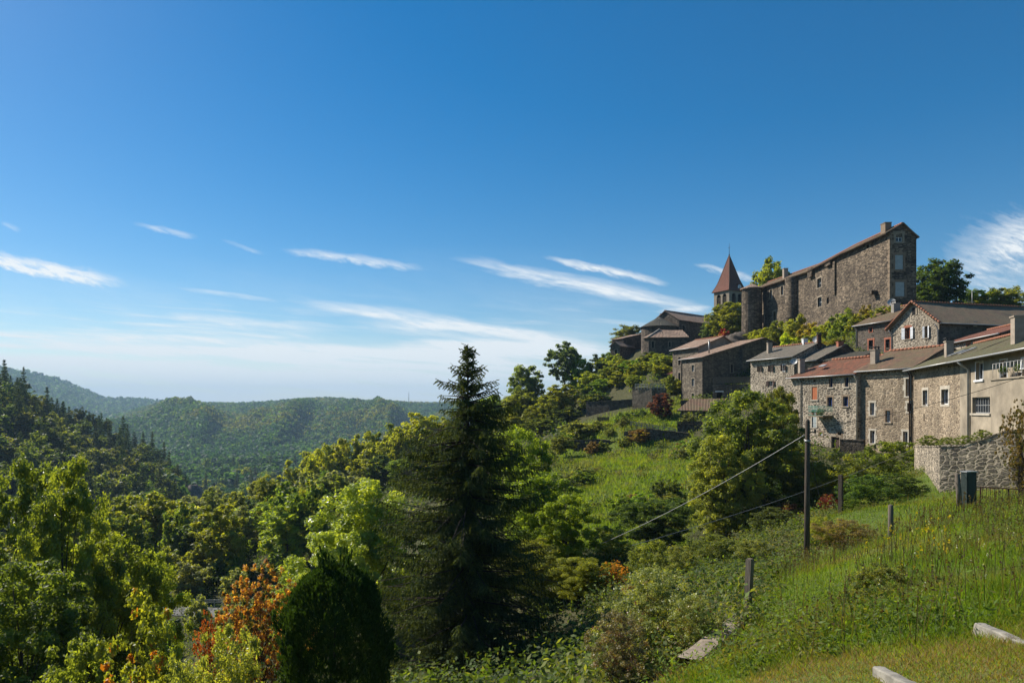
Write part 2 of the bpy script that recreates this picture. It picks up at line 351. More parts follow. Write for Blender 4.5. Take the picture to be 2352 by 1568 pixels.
def hgt(x, y):
    x = np.atleast_1d(np.asarray(x, float)); y = np.atleast_1d(np.asarray(y, float)); r = np.hypot(x, y)
    w = sstep(190, 300, r); a = tps(np.clip(x, -320, 320), np.clip(y, -120, 330)); a = np.clip(a, -70, 40)
    h = a*(1-w)+hfar(x, y)*w
    return h+(fbm(x/1.7, y/1.7, 3)-.5)*.28*sstep(3, 12, r)*(1-sstep(120, 200, r))
def gz(x, y): return float(hgt(x, y)[0])

def grass_mask(x, y):
    j = (fbm(x/4, y/4, 51)-.5)
    fg = sstep(-.6, .6, x-np.where(y > 18, 6.3+(y-18)*.56, 6.3+(y-18)*.53)+j*2.2)*(1-sstep(44, 50, y))*sstep(-30, -6, y+x)
    md = sstep(-1, 1, x-(.055*y+1.2)+j*6)*(1-sstep(-1, 1, x-(.262*y)+j*3))*sstep(47, 52, y)*(1-sstep(118, 128, y))
    return np.clip(fg+md, 0, 1)
az = np.r_[np.radians(np.arange(-180, -52, 2.)), np.radians(np.arange(-52, 52, .18)), np.radians(np.arange(52, 180, 2.))]
rr = np.r_[0, np.geomspace(.7, 9900, 300)]
A_, R_ = np.meshgrid(az, rr[1:]); gx = (R_*np.sin(A_)).ravel(); gy = (R_*np.cos(A_)).ravel(); gh = hgt(gx, gy)
na, nr = len(az), len(rr)-1
V = np.r_[np.c_[gx, gy, gh], [[0, 0, gz(0, 0)]]]
i, j = np.meshgrid(np.arange(nr-1), np.arange(na), indexing='ij'); j2 = (j+1) % na
Fq = np.stack([i*na+j, i*na+j2, (i+1)*na+j2, (i+1)*na+j], -1).reshape(-1, 4)[:, ::-1]
gm = np.r_[grass_mask(gx, gy), 1]
t = NT('ground_cover'); at = t.new('Attribute', attribute_name='grass'); p = t.pos()
n1 = t.noise(p, .35, 5, .65); n2 = t.noise(p, 2.6, 5, .7); n3 = t.noise(p, 14, 4, .7)
grass = t.mix(t.ramp(n1.outputs[0], [(.35, 0.), (.65, 1.)]), (.08, .125, .022), (.14, .17, .04))
grass = t.mix(t.ramp(n2.outputs[0], [(.54, 0.), (.70, .75)]), grass, (.15, .105, .05))
floor = t.mix(t.ramp(n2.outputs[0], [(.35, 0.), (.65, 1.)]), (.045, .055, .02), (.11, .095, .05))
far = t.mix(t.ramp(t.noise(p, .004, 4).outputs[0], [(.4, 0.), (.6, 1.)]), (.03, .07, .03), (.05, .09, .03))
ln_ = t.new('VectorMath', operation='LENGTH'); t.ln(p, ln_.inputs[0])
floor = t.mix(t.ramp(t.math('DIVIDE', ln_.outputs['Value'], 600), [(.45, 0.), (1., 1.)]), floor, far)
c = t.mix(at.outputs['Fac'], floor, grass); c = t.mix(.7, c, t.ramp(n3.outputs[0], [(.3, .5), (.7, 1.35)]), 'MULTIPLY')
hh = t.math('ADD', n2.outputs[0], t.math('MULTIPLY', n3.outputs[0], .4)); t.bsdf(c, 1, hh, .8, .18, .1)
ground = tag(link('ground', np_mesh('ground', V, Fq, t.m, {'grass': gm}, True)), kind='structure')

# ------------------------------------------------------------------ camera, sun, sky, air
cam = bpy.data.cameras.new('camera'); co = bpy.data.objects.new('camera', cam); COL.objects.link(co)
cam.sensor_width = 36; cam.lens = F/2352*36; cam.shift_y = (HY-784)/2352; cam.clip_start = .1; cam.clip_end = 60000
co.rotation_euler = (math.pi/2, 0, 0); SC.camera = co
sl = bpy.data.lights.new('sun', 'SUN'); sl.energy = 5.0; sl.angle = rad(.53); sl.color = (1, .94, .84)
so = bpy.data.objects.new('sun', sl); COL.objects.link(so); so.rotation_euler = (-SUN).to_track_quat('-Z', 'Y').to_euler(); so.location = (-40, -20, 60)
W = bpy.data.worlds.new('World'); SC.world = W; W.use_nodes = True
class WT(NT):
    def __init__(s, w): s.t = w.node_tree; s.n = s.t.nodes; s.n.clear(); s.out = s.n.new('ShaderNodeOutputWorld')
w = WT(W)
sky = w.new('TexSky', sky_type='NISHITA', sun_disc=False, sun_elevation=rad(SUN_EL), sun_rotation=rad(-SUN_AZ), altitude=600, air_density=1.0, dust_density=.35, ozone_density=2.2)
hs = w.new('HueSaturation'); hs.inputs['Saturation'].default_value = 1.52; hs.inputs['Value'].default_value = 1.0; w.ln(sky.outputs[0], hs.inputs['Color'])
tc = w.new('TexCoord').outputs['Generated']; sp = w.new('SeparateXYZ'); w.ln(tc, sp.inputs[0])
fy = w.math('MAXIMUM', sp.outputs[1], .001); U = w.math('DIVIDE', sp.outputs[0], fy); Vv = w.math('DIVIDE', sp.outputs[2], fy)
fwd = w.math('GREATER_THAN', sp.outputs[1], .05)
cm = w.new('CombineXYZ'); w.ln(U, cm.inputs[0]); w.ln(Vv, cm.inputs[1])
def streaky(scale, ang, stretch, det=5):
    mp = w.new('Mapping', vector_type='TEXTURE'); mp.inputs['Rotation'].default_value = (0, 0, ang); mp.inputs['Scale'].default_value = (stretch, 1, 1); w.ln(cm.outputs[0], mp.inputs[0])
    return w.noise(mp.outputs[0], scale, det, .62, .3).outputs[0]
fib = streaky(60, rad(-9), 7); fib2 = streaky(26, rad(-7), 12, 6); fib3 = streaky(90, rad(-22), 3); fine = streaky(150, rad(-13), 6, 4); veil = streaky(9, rad(-8), 5, 6); low = streaky(85, rad(-5), 16, 6)
total = None
def add_cloud(m):
    global total
    total = m if total is None else w.math('ADD', total, m)
# cirrus streaks: two ends in the direction of the sky, half width, strength
for (x0, y0, x1, y1, hw, st, ff) in [(1020, 590, 1680, 724, 15, 1.0, fib), (1240, 588, 1545, 654, 8, 1.1, fib3), (640, 572, 985, 618, 9, .75, fib3), (-120, 575, 300, 655, 15, 1.35, fib3), (640, 684, 1420, 800, 13, .95, fib),
        (360, 718, 790, 768, 10, .6, fib), (860, 792, 1250, 838, 15, .8, fib), (300, 512, 460, 546, 6, .5, fib3), (505, 548, 610, 585, 4, .25, fib3), (1590, 606, 1750, 645, 7, .9, fib3), (0, 510, 50, 532, 5, .35, fib3),
        (395, 660, 650, 693, 5, .55, fib), (-120, 762, 560, 786, 9, .8, low), (-160, 782, 900, 826, 11, 1.1, low), (-240, 812, 620, 866, 15, 1.2, low), (340, 770, 1240, 838, 10, .8, low), (500, 800, 1420, 868, 20, .9, low), (780, 735, 1480, 822, 20, .75, low), (900, 790, 1400, 812, 15, .9, fib), (200, 850, 1300, 892, 18, .9, low),
        (2160, 640, 2420, 520, 60, .62, fib3), (2250, 560, 2500, 520, 40, .6, fib3), (2200, 700, 2480, 640, 40, .45, fib3), (1640, 706, 1500, 716, 6, .7, fib)]:
    a0, b0, a1, b1 = (x0-CX)/F, (HY-y0)/F, (x1-CX)/F, (HY-y1)/F
    L = math.hypot(a1-a0, b1-b0); dx, dy = (a1-a0)/L, (b1-b0)/L; mx_, my_ = (a0+a1)/2, (b0+b1)/2
    du = w.math('SUBTRACT', U, mx_); dv = w.math('SUBTRACT', Vv, my_)
    s_ = w.math('MULTIPLY_ADD', du, dx/(L/2), w.math('MULTIPLY', dv, dy/(L/2)))
    q_ = w.math('MULTIPLY_ADD', du, -dy/(hw*1.25/F), w.math('MULTIPLY', dv, dx/(hw*1.25/F)))
    q_ = w.math('ADD', w.math('MULTIPLY', q_, .80), w.math('MULTIPLY_ADD', ff, 1.7, -.85))
    d2 = w.math('ADD', w.math('POWER', w.math('ABSOLUTE', s_), 3.), w.math('MULTIPLY', q_, q_))
    m_ = w.math('POWER', w.math('SUBTRACT', 1., d2, clamp=True), 1.5)
    m_ = w.math('MULTIPLY', m_, w.math('MULTIPLY_ADD', ff, 2.2*st, -.45*st), clamp=True)
    m_ = w.math('MULTIPLY', m_, w.math('MULTIPLY_ADD', fine, 1.9, .05), clamp=True)
    add_cloud(m_)
band = w.ramp(Vv, [(.0, .85), (.03, .7), (.07, .4), (.14, .0)])
lft = w.ramp(w.math('MULTIPLY_ADD', U, .5, .5), [(.25, 1.), (.60, .55), (.8, .1)])
vl = w.math('MULTIPLY', w.math('MULTIPLY', w.ramp(Vv, [(.02, 0.), (.07, 1.), (.15, .7), (.24, 0.)]), w.ramp(veil, [(.42, 0.), (.68, .32)])), w.math('MULTIPLY_ADD', fine, .9, .3)); add_cloud(w.math('MULTIPLY', vl, w.ramp(w.math('MULTIPLY_ADD', U, .5, .5), [(.2, 1.), (.6, .7), (.7, .1)])))
bn = w.math('MULTIPLY', w.math('MULTIPLY', band, lft), w.math('MULTIPLY_ADD', low, 3.6, -1.35, True), clamp=True)
add_cloud(bn)
add_cloud(w.math('MULTIPLY', w.ramp(Vv, [(.0, .62), (.03, .5), (.07, .2), (.12, 0.)]), lft))
add_cloud(w.math('MULTIPLY', w.math('MULTIPLY', w.ramp(low, [(.50, 0.), (.66, .75)]), w.ramp(Vv, [(.02, .6), (.06, 1.), (.11, .7), (.17, 0.)])), w.math('MULTIPLY', w.ramp(veil, [(.38, 0.), (.55, 1.)]), lft)))
total = w.math('MULTIPLY', w.math('MINIMUM', total, .93), fwd, clamp=True)
skyc = w.mix(total, w.mix(1, hs.outputs[0], (1.03, .98, .92), 'MULTIPLY'), (8.6, 8.75, 8.7))
bg = w.new('Background'); w.ln(skyc, bg.inputs[0]); bg.inputs[1].default_value = .081; w.ln(bg.outputs[0], w.out.inputs[0])
hz = MB(); hz.box(-10200, -10200, float(V[:, 2].min())-1, 10200, 10200, float(V[:, 2].max())+30)
t = NT('air'); pv = t.new('VolumePrincipled'); pv.inputs['Color'].default_value = (.54, .78, 1, 1); pv.inputs['Density'].default_value = 1.35e-4; pv.inputs['Anisotropy'].default_value = .05
t.ln(pv.outputs[0], t.out.inputs['Volume'])
haze = tag(hz.build('haze', t.m), kind='stuff')
# ------------------------------------------------------------------ buildings
def V2(x, y): return Vector((x, y))
class Fac:
    def __init__(s, A, B):
        s.A, s.B = Vector(A[:2]), Vector(B[:2]); s.L = (s.B-s.A).length; s.d = (s.B-s.A)/s.L; s.n = Vector((s.d.y, -s.d.x))
    def hit(s, px, py):
        k = (px-CX)/F; t = (k*s.A.y-s.A.x)/(s.d.x-k*s.d.y); Y = s.A.y+t*s.d.y
        return t, (HY-py)/F*Y
    def pt(s, t, z, o=0): q = s.A+s.d*t+s.n*o; return Vector((q.x, q.y, z))
    def v(s, t, z, o=0): q = s.d*t+s.n*o; return Vector((q.x, q.y, z))
def fac_px(pxA, Y, nu, pxB):
    """facade from a column of the survey at depth Y, heading given by its normal (degrees left of north), to a second column"""
    A = V2((pxA-CX)/F*Y, Y); d = V2(-math.cos(rad(nu)), -math.sin(rad(nu))); k = (pxB-CX)/F
    t = (k*A.y-A.x)/(d.x-k*d.y); return Fac(A, A+d*t)
def wall(mb, f, zb, prof, ops, mi=0, depth=.28):
    """wall with openings (s0,s1,z0,z1); prof = [(s,z),...] top line; reveals go inward"""
    zr = min(z for s, z in prof); ops = [(max(.05, a), min(f.L-.05, b), c, min(d, zr-.02)) for a, b, c, d in ops if b > .1 and a < f.L-.1]
    S = sorted({0, f.L, *[o[0] for o in ops], *[o[1] for o in ops]}); Z = sorted({zb, zr, *[o[2] for o in ops], *[o[3] for o in ops]})
    for i in range(len(S)-1):
        for j in range(len(Z)-1):
            cs, cz = (S[i]+S[i+1])/2, (Z[j]+Z[j+1])/2
            if any(o[0] < cs < o[1] and o[2] < cz < o[3] for o in ops): continue
            mb.face([f.pt(S[i], Z[j]), f.pt(S[i+1], Z[j]), f.pt(S[i+1], Z[j+1]), f.pt(S[i], Z[j+1])], mi)
    if len(prof) > 2 or abs(prof[0][1]-prof[-1][1]) > 1e-3:
        pts = [f.pt(0, zr), f.pt(f.L, zr)]+[f.pt(s, z) for s, z in prof[::-1] if z > zr+1e-4]
        if len(pts) > 2: mb.face(pts, mi)
    for a, b, c, d in ops:
        for p, q in (((a, c), (a, d)), ((b, d), (b, c)), ((a, d), (b, d)), ((b, c), (a, c))):
            mb.face([f.pt(*p), f.pt(*q), f.pt(*q, -depth), f.pt(*p, -depth)], mi)
STY = dict(surround=None, sw=.16, shutters=None, fill='glass', frame='white', sill=None, lintel=None, arch=False, bars=1, name='window', depth=.28)
def window(parent, f, s0, s1, z0, z1, **kw):
    o = dict(STY); o.update(kw); w, h = s1-s0, z1-z0; D = o['depth']
    mb = MB(); D2 = D-.03
    if o['fill'] in ('glass',):
        mb.face([f.pt(s0, z0, -D2), f.pt(s1, z0, -D2), f.pt(s1, z1, -D2), f.pt(s0, z1, -D2)], 0)
    elif o['fill'] == 'dark':
        mb.face([f.pt(s0, z0, -D2), f.pt(s1, z0, -D2), f.pt(s1, z1, -D2), f.pt(s0, z1, -D2)], 0)
    else:
        n = 2
        for k in range(n): mb.obox(f.pt(s0+k*w/n+.008, z0+.01, -D2), f.v(w/n-.016, 0), f.v(0, h-.02), f.v(0, 0, .05), 0)
    mat0 = {'glass': M['glass'], 'dark': M['dark']}.get(o['fill']) or M[o['fill']]
    win = mb.build(o['name'], [mat0], parent)
    if o['fill'] == 'glass' and o['frame']:
        fb = MB(); tk = min(.07, w*.12)
        for a, b, c, d in ((s0, s0+tk, z0, z1), (s1-tk, s1, z0, z1), (s0+tk, s1-tk, z0, z0+tk), (s0+tk, s1-tk, z1-tk, z1)):
            fb.obox(f.pt(a, c, -D2+.004), f.v(b-a, 0), f.v(0, d-c), f.v(0, 0, .05), 0)
        for k in range(o['bars']):
            x = s0+w*(k+1)/(o['bars']+1); fb.obox(f.pt(x-tk*.4, z0+tk, -D2+.004), f.v(tk*.8, 0), f.v(0, h-2*tk), f.v(0, 0, .04), 0)
        if o.get('cross'): fb.obox(f.pt(s0+tk, z0+h*.5-tk*.3, -D2+.004), f.v(w-2*tk, 0), f.v(0, tk*.6), f.v(0, 0, .043), 0)
        fb.build('frame', M[o['frame']], win)
    if o['surround']:
        sb = MB(); a = o['sw']; pr = .025
        if o.get('chain'):      # toothed quoins
            nq = max(3, int(h/.4))
            for k in range(nq):
                e = a*(1.6 if k % 2 else .9)
                zz0 = z0+h*k/nq; hh = h/nq-.012
                sb.obox(f.pt(s0-e, zz0, -.03), f.v(e, 0), f.v(0, hh), f.v(0, 0, .03+pr)); sb.obox(f.pt(s1, zz0, -.03), f.v(e, 0), f.v(0, hh), f.v(0, 0, .03+pr))
        else:
            sb.obox(f.pt(s0-a, z0, -.03), f.v(a, 0), f.v(0, h), f.v(0, 0, .03+pr)); sb.obox(f.pt(s1, z0, -.03), f.v(a, 0), f.v(0, h), f.v(0, 0, .03+pr))
        if o['arch']:
            n = 7; r = w*.5+a
            for k in range(n):
                x0 = -r+2*r*k/n; x1 = -r+2*r*(k+1)/n; g = lambda x: .16*w*(1-(x/r)**2)
                c = (s0+s1)/2
                q = [(c+x0, z1+g(x0)), (c+x1, z1+g(x1)), (c+x1, z1+g(x1)+a*.9), (c+x0, z1+g(x0)+a*.9)]
                if k == 0 or k == n-1 or True: q[0] = (q[0][0], z1); q[1] = (q[1][0], z1)
                sb.face([f.pt(*p, pr) for p in q]); sb.face([f.pt(*q[3], pr), f.pt(*q[2], pr), f.pt(*q[2], -.02), f.pt(*q[3], -.02)])
        else: sb.obox(f.pt(s0-a*1.25, z1, -.03), f.v(w+a*2.5, 0), f.v(0, a*1.15), f.v(0, 0, .03+pr))
        if not o['sill']: sb.obox(f.pt(s0-a, z0-a*.7, -.03), f.v(w+2*a, 0), f.v(0, a*.7), f.v(0, 0, .03+pr))
        sb.build('surround', M[o['surround']], win)
    if o['lintel']:
        lb = MB(); lb.obox(f.pt(s0-.2, z1, -.05), f.v(w+.4, 0), f.v(0, .2), f.v(0, 0, .08)); lb.build('lintel', M[o['lintel']], win)
    if o['sill']:
        lb = MB(); lb.obox(f.pt(s0-.18, z0-.13, -.1), f.v(w+.36, 0), f.v(0, .13), f.v(0, 0, .2)); lb.build('sill', M[o['sill']], win)
    if o['shutters']:
        for sgn in (-1, 1):
            lb = MB(); sw = w*.55; ang = o.get('open', .12)
            x = s0-.02 if sgn < 0 else s1+.02
            base = f.pt(x, z0, .05); dv = f.d*(sgn*math.cos(ang)*sw)+f.n*(math.sin(ang)*sw); dv = Vector((dv.x, dv.y, 0))
            lb.obox(base, dv, (0, 0, h), f.v(0, 0, .04))
            for q in (.16, .78): lb.obox(base+f.v(0, 0, .042)+Vector((0, 0, h*q)), dv*.98, (0, 0, h*.06), f.v(0, 0, .02))
            lb.build('shutter', M[o['shutters']], win)
    if o.get('rail'):
        lb = MB()
        for q in (.12, .25): lb.tube([f.pt(s0, z0+h*q, -.05), f.pt(s1, z0+h*q, -.05)], .02, 5)
        lb.build('guard_rail', M[o['rail']], win)
    return win
def chimney(parent, base, w, d, h, mat='chimney', cap=True, axis=None):
    mb = MB(); ax = axis or Vector((1, 0, 0)); ay = Vector((-ax.y, ax.x, 0)); b = Vector(base)
    mb.obox(b-ax*w/2-ay*d/2, ax*w, ay*d, (0, 0, h), 0)
    mb.obox(b-ax*(w/2+.06)-ay*(d/2+.06)+Vector((0, 0, h)), ax*(w+.12), ay*(d+.12), (0, 0, .09), 0)
    if cap:
        for sx in (-1, 1):
            for sy in (-1, 1): mb.obox(b+ax*(sx*(w/2-.06)-.05)+ay*(sy*(d/2-.06)-.05)+Vector((0, 0, h+.09)), ax*.1, ay*.1, (0, 0, .2), 1)
        mb.obox(b-ax*(w/2+.05)-ay*(d/2+.05)+Vector((0, 0, h+.29)), ax*(w+.1), ay*(d+.1), (0, 0, .07), 1)
    return mb.build('chimney', [M[mat], M['dark_metal']], parent)
def dish(parent, c, r, facing, mat='metal'):
    mb = MB(); n = Vector(facing).normalized(); u = n.cross(Vector((0, 0, 1))).normalized(); w = n.cross(u); c = Vector(c); N = 14; R = 3
    P_ = lambda a, q: c+(u*math.cos(a)+w*math.sin(a))*r*q-n*(.25*r*(1-q*q))
    for i in range(N):
        a, b = 2*math.pi*i/N, 2*math.pi*(i+1)/N
        for k in range(R):
            mb.face([P_(a, k/R), P_(b, k/R), P_(b, (k+1)/R), P_(a, (k+1)/R)] if k else [P_(a, 0), P_(b, 1/R), P_(a, 1/R)])
    mb.tube([c-n*.2*r, c-n*.6*r-Vector((0, 0, r*1.6))], .03, 5); return mb.build('satellite_dish', M[mat], parent)
def house(name, label, f, depth, zb, ze, rise, wm, rm, rf=.5, ze2=None, perp=False, wins=(), rwins=(), ov=.45, vg=.2, hip=0, ridge='ridge_tile', gutter='metal', pipes=(), cat='house', th=.13, rightm=None, ridge_over=None):
    """front facade f; ridge parallel to it at rf of the depth (or perpendicular: gable in front)"""
    nn = -f.n; A, B = f.A, f.B; C, D = B+nn*depth, A+nn*depth; ze2 = ze if ze2 is None else ze2
    fr = Fac(B, C); fb = Fac(C, D); fl = Fac(D, A); cen = (A+B+C+D)/4
    T = thing(name, label, cat, (cen.x, cen.y, zb)); T['_f'] = 0; del T['_f']
    L = f.L
    def opening(fc, w):
        (x0, y0), (x1, y1) = w[0], w[1]; ym = (y0+y1)/2; xm = (x0+x1)/2
        s0, s1 = fc.hit(x0, ym)[0], fc.hit(x1, ym)[0]; z1, z0 = fc.hit(xm, y0)[1], fc.hit(xm, y1)[1]; return s0, s1, z0, z1
    if perp:
        pf = [(0, ze), (L/2, ze+rise), (L, ze)]; pr = [(0, ze), (depth, ze)]; pl = pr; pb = [(0, ze), (L/2, ze+rise), (L, ze)]
    else:
        zr = ze+rise; pf = [(0, ze), (L, ze)]; pb = [(0, ze2), (L, ze2)]
        pr = [(0, ze), (rf*depth, zr), (depth, ze2)] if rf < 1 else [(0, ze), (depth, zr)]
        pl = [(depth-s, z) for s, z in pr[::-1]]
        if rf >= 1: pb = [(0, zr), (L, zr)]
        if hip: pl = [(0, ze2), (depth, ze)]
    mb = MB(); of = [opening(f, w) for w in wins]; orr = [opening(fr, w) for w in rwins]
    wall(mb, f, zb, pf, of, 0); wall(mb, fr, zb, pr, orr, 1 if rightm else 0); wall(mb, fb, zb, pb, [], 0); wall(mb, fl, zb, pl, [], 0)
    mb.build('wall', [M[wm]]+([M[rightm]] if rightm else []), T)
    for o, w in zip(of, wins): window(T, f, *o, **(w[2] if len(w) > 2 else {}))
    for o, w in zip(orr, rwins): window(T, fr, *o, **(w[2] if len(w) > 2 else {}))
    rb = MB(); e = .02
    if perp:
        sl_ = rise/(L/2)
        for fc, s in ((fl, -1), (fr, 1)):
            q0 = fc.pt(-vg if s > 0 else -.1, ze-ov*sl_+e+th, ov); q1 = fc.pt(depth+.1 if s > 0 else depth+vg, ze-ov*sl_+e+th, ov)
            q2 = fc.pt(depth+.1 if s > 0 else depth+vg, ze+rise+e+th, -L/2); q3 = fc.pt(-vg if s > 0 else -.1, ze+rise+e+th, -L/2)
            rb.slab(q0, q1, q2, q3, th)
        a, b = f.pt(L/2, ze+rise+th+.03, vg), f.pt(L/2, ze+rise+th+.03, -depth)
    else:
        s1 = rise/(rf*depth); lo, hi = (-vg, L+vg)
        rl = hip if hip else -vg
        zf, zt = ze-ov*s1+th, zr+th
        rb.slab(f.pt(lo, zf, ov), f.pt(hi, zf, ov), f.pt(hi, zt, -rf*depth), f.pt(rl, zt, -rf*depth), th)
        if rf < 1:
            bd = depth*(1-rf); s2 = (zr-ze2)/bd; zbk = ze2-.3*s2+th
            rb.slab(f.pt(hi, zbk, -depth-.3), f.pt(lo, zbk, -depth-.3), f.pt(rl, zt, -rf*depth), f.pt(hi, zt, -rf*depth), th)
            if hip: rb.slab(f.pt(lo, zbk, -depth-.3), f.pt(lo, zf, ov), f.pt(rl, zt, -rf*depth), f.pt(rl, zt, -rf*depth), th)
        a, b = f.pt(rl, zt+.02, -rf*depth), f.pt(hi, zt+.02, -rf*depth)
    roof = rb.build('roof', M[rm], T)
    if ridge:
        rt = MB(); n = max(2, int((b-a).length/.42))
        for k in range(n): rt.tube([a.lerp(b, k/n), a.lerp(b, (k+.93)/n)], [.115, .095], 7)
        rt.build('ridge', M[ridge], roof)
    if gutter:
        g = MB()
        if perp: g.tube([fr.pt(-vg, ze-ov*sl_+.06, ov+.07), fr.pt(depth, ze-ov*sl_+.06, ov+.07)], .065, 6)
        else: g.tube([f.pt(lo, zf-.07, ov+.07), f.pt(hi, zf-.07, ov+.07)], .065, 6)
        g.build('gutter', M[gutter], roof)
    for pp in pipes:
        s, zlo = pp[0], pp[1]; g = MB(); zt_ = ze-ov*(rise/(rf*depth) if not perp else rise/(L/2))
        g.tube([f.pt(s, zt_+.05, ov), f.pt(s, zt_-.25, ov*.6), f.pt(s, zt_-.55, .08), f.pt(s, zlo, .08)], pp[3] if len(pp) > 3 else .055, 7); g.build('downpipe', M[pp[2]], T)
    return T, roof, (f, fr, fb, fl)
def r3(x0, y0, x1, y1, **k): return (C3(x0, y0), C3(x1, y1), k)
def r4(x0, y0, x1, y1, **k): return (C4(x0, y0), C4(x1, y1), k)
def r2(x0, y0, x1, y1, **k): return (C2(x0, y0), C2(x1, y1), k)

# --- the row of houses along the street
fA = fac_px(1815, 76, 107, 1970)
TA, RA, FA = house('row_house', 'narrow stone row house with green balcony and closed orange shutters', fA, 7.5, -6.5, 3.35, 1.75, 'rubble_pale', 'tile_red', hip=2.2, vg=.08, gutter='metal',
    wins=[r3(330, 888, 378, 1003, fill='shutter_orange', surround='ashlar', sw=.14, sill='pale_stone', depth=.12), r3(485, 808, 518, 893, surround='ashlar', sw=.12, sill='pale_stone', frame='blue_frame'), r3(625, 803, 658, 888, surround='ashlar', sw=.12, sill='pale_stone', frame='blue_frame'),
          r3(470, 980, 516, 1066, surround='brown_stone', frame='blue_frame'), r3(610, 975, 656, 1062, surround='brown_stone', sw=.14, frame='blue_frame', sill='ashlar'), r3(330, 1092, 372, 1252, surround='pale_stone', sw=.12, fill='shutter_grey', depth=.15, rail='metal', name='door'),
          r3(398, 1295, 428, 1328, surround='brown_stone', fill='shutter_white', depth=.2), r3(563, 1292, 596, 1330, surround='brown_stone', fill='dark', sw=.2), r3(340, 822, 364, 850, fill='dark'), r3(505, 1335, 578, 1500, fill='shutter_brown', name='door', surround='ashlar')],
    pipes=[(fA.hit(*C3(238, 900))[0], -5, 'metal'), (fA.hit(*C3(740, 900))[0], -5, 'pale_stone', .085)])
def px_on(f, c, o=0):
    s, z = f.hit(*c); return f.pt(s, z, o)
chimney(RA, (fA.pt(.9, 3.75, -.75)), .55, .55, 1.5, 'chimney', False); dish(RA, fA.pt(.1, 5.15, -.4), .38, (-.55, -.8, .2))
mb = MB(); mb.obox(fA.pt(3.1, 4.12+.16, -1.1), fA.v(.75, 0), fA.v(0, .21, -.5), fA.v(0, .1, .05)); mb.build('skylight', M['metal'], RA)
# balcony on the row house
s0, z0 = fA.hit(*C3(385, 1145)); s1, _ = fA.hit(*C3(520, 1145)); zt = z0+.95
bal = MB(); bal.obox(fA.pt(s0, z0-.12, 0), fA.v(s1-s0, 0), fA.v(0, 0, 1.25), (0, 0, .12)); B_ = bal.build('balcony', M['brown_stone'], TA)
bal = MB()
for q in (0, .5, 1.):
    bal.tube([fA.pt(s0, z0+.95*q+.02, 1.2), fA.pt(s1, z0+.95*q+.02, 1.2)], .022, 5)
    for e in (s0, s1): bal.tube([fA.pt(e, z0+.95*q+.02, .02), fA.pt(e, z0+.95*q+.02, 1.2)], .022, 5)
for k in range(17):
    x = s0+(s1-s0)*k/16; bal.tube([fA.pt(x, z0, 1.2), fA.pt(x, z0+.95, 1.2)], .013, 4)
for k in range(9):
    for e in (s0, s1): bal.tube([fA.pt(e, z0, .1+1.1*k/9), fA.pt(e, z0+.95, .1+1.1*k/9)], .013, 4)
bal.build('railing', M['green_metal'], B_)
def mini_plant(name, parent, c, r, n, col, seed=1):
    g = np.random.default_rng(seed); c = Vector(c); cc = g.normal(0, 1, (n, 3)); cc /= np.linalg.norm(cc, axis=1)[:, None]; cc = cc*r*g.random((n, 1))**.4*np.array([1, 1, .8])
    a = g.normal(0, 1, (n, 3)); a /= np.linalg.norm(a, axis=1)[:, None]; b = np.cross(a, g.normal(0, 1, (n, 3))); b /= np.linalg.norm(b, axis=1)[:, None]; ls = r*.22
    Vv_ = np.stack([cc+a*ls, cc+b*ls*.5, cc-a*ls, cc-b*ls*.5], 1).reshape(-1, 3); me = np_mesh(name, Vv_, np.arange(4*n).reshape(-1, 4), M['leaf'], {'var': np.repeat(g.random((n, 3)), 4, 0)})
    o = link(name, me, parent, (c-origin(parent)) if parent else c); o.color = (*col, 1); return o
for k, q in enumerate((.18, .45, .72)):
    x = s0+(s1-s0)*q; t_ = thing('flower_pot', ['terracotta pot at the left end of the green balcony', 'terracotta pot in the middle of the green balcony', 'bushy potted plant at the right end of the green balcony'][k], 'flower pot', fA.pt(x, z0, .95))
    mb = MB(); mb.tube([fA.pt(x, z0+.005, .95), fA.pt(x, z0+.24, .95)], [.1, .15], 9); mb.build('pot', M['terracotta'], t_); mini_plant('foliage', t_, fA.pt(x, z0+.4, .95), (.2, .22, .42)[k], 160, (.06, .10, .04), k)
# step wall right of A, then B
side = Fac(fA.B, fA.B+V2(.9563, .2924)*.35)
kB = .5153; B0 = side.B
fB0 = Fac(B0, B0+V2(.2924, -.9563)); kk = (2098-CX)/F; tB = (kk*B0.y-B0.x)/(.2924+kk*.9563); fB = Fac(B0, B0+V2(.2924, -.9563)*tB)
TB, RB, FB = house('row_house', 'warm stone row house with six pale framed windows beside the balcony house', fB, 7.8, -6.5, 3.62, 1.9, 'rubble_warm', 'tile_brown', vg=.3, gutter='metal',
    wins=[r3(1172, 815, 1205, 972, surround='pale_stone', sw=.2, chain=True), r3(852, 1030, 892, 1140, surround='pale_stone', sw=.17, chain=True), r3(1186, 1032, 1224, 1112, surround='pale_stone', sw=.17, chain=True), r3(990, 1100, 1035, 1205, surround='brown_stone', sw=.18, sill='ashlar', bars=2),
          r3(853, 1280, 895, 1392, surround='pale_stone', sw=.17, chain=True), r3(1148, 1288, 1190, 1405, surround='pale_stone', sw=.17, chain=True)],
    pipes=[(fB.L-.35, -5, 'rust', .05), (fB.L-.12, -5, 'dark_metal', .05)])
chimney(RB, fB.pt(.55, 4.05, -1.2), .6, .55, 1.5, 'chimney', True, Vector((fB.d.x, fB.d.y, 0)))
C0 = fB.B; dC = V2(-.2756, -.9613)
def along(A0, d, px):
    k = (px-CX)/F; return A0+d*((k*A0.y-A0.x)/(d.x-k*d.y))
fC = Fac(C0, along(C0, dC, 2205))
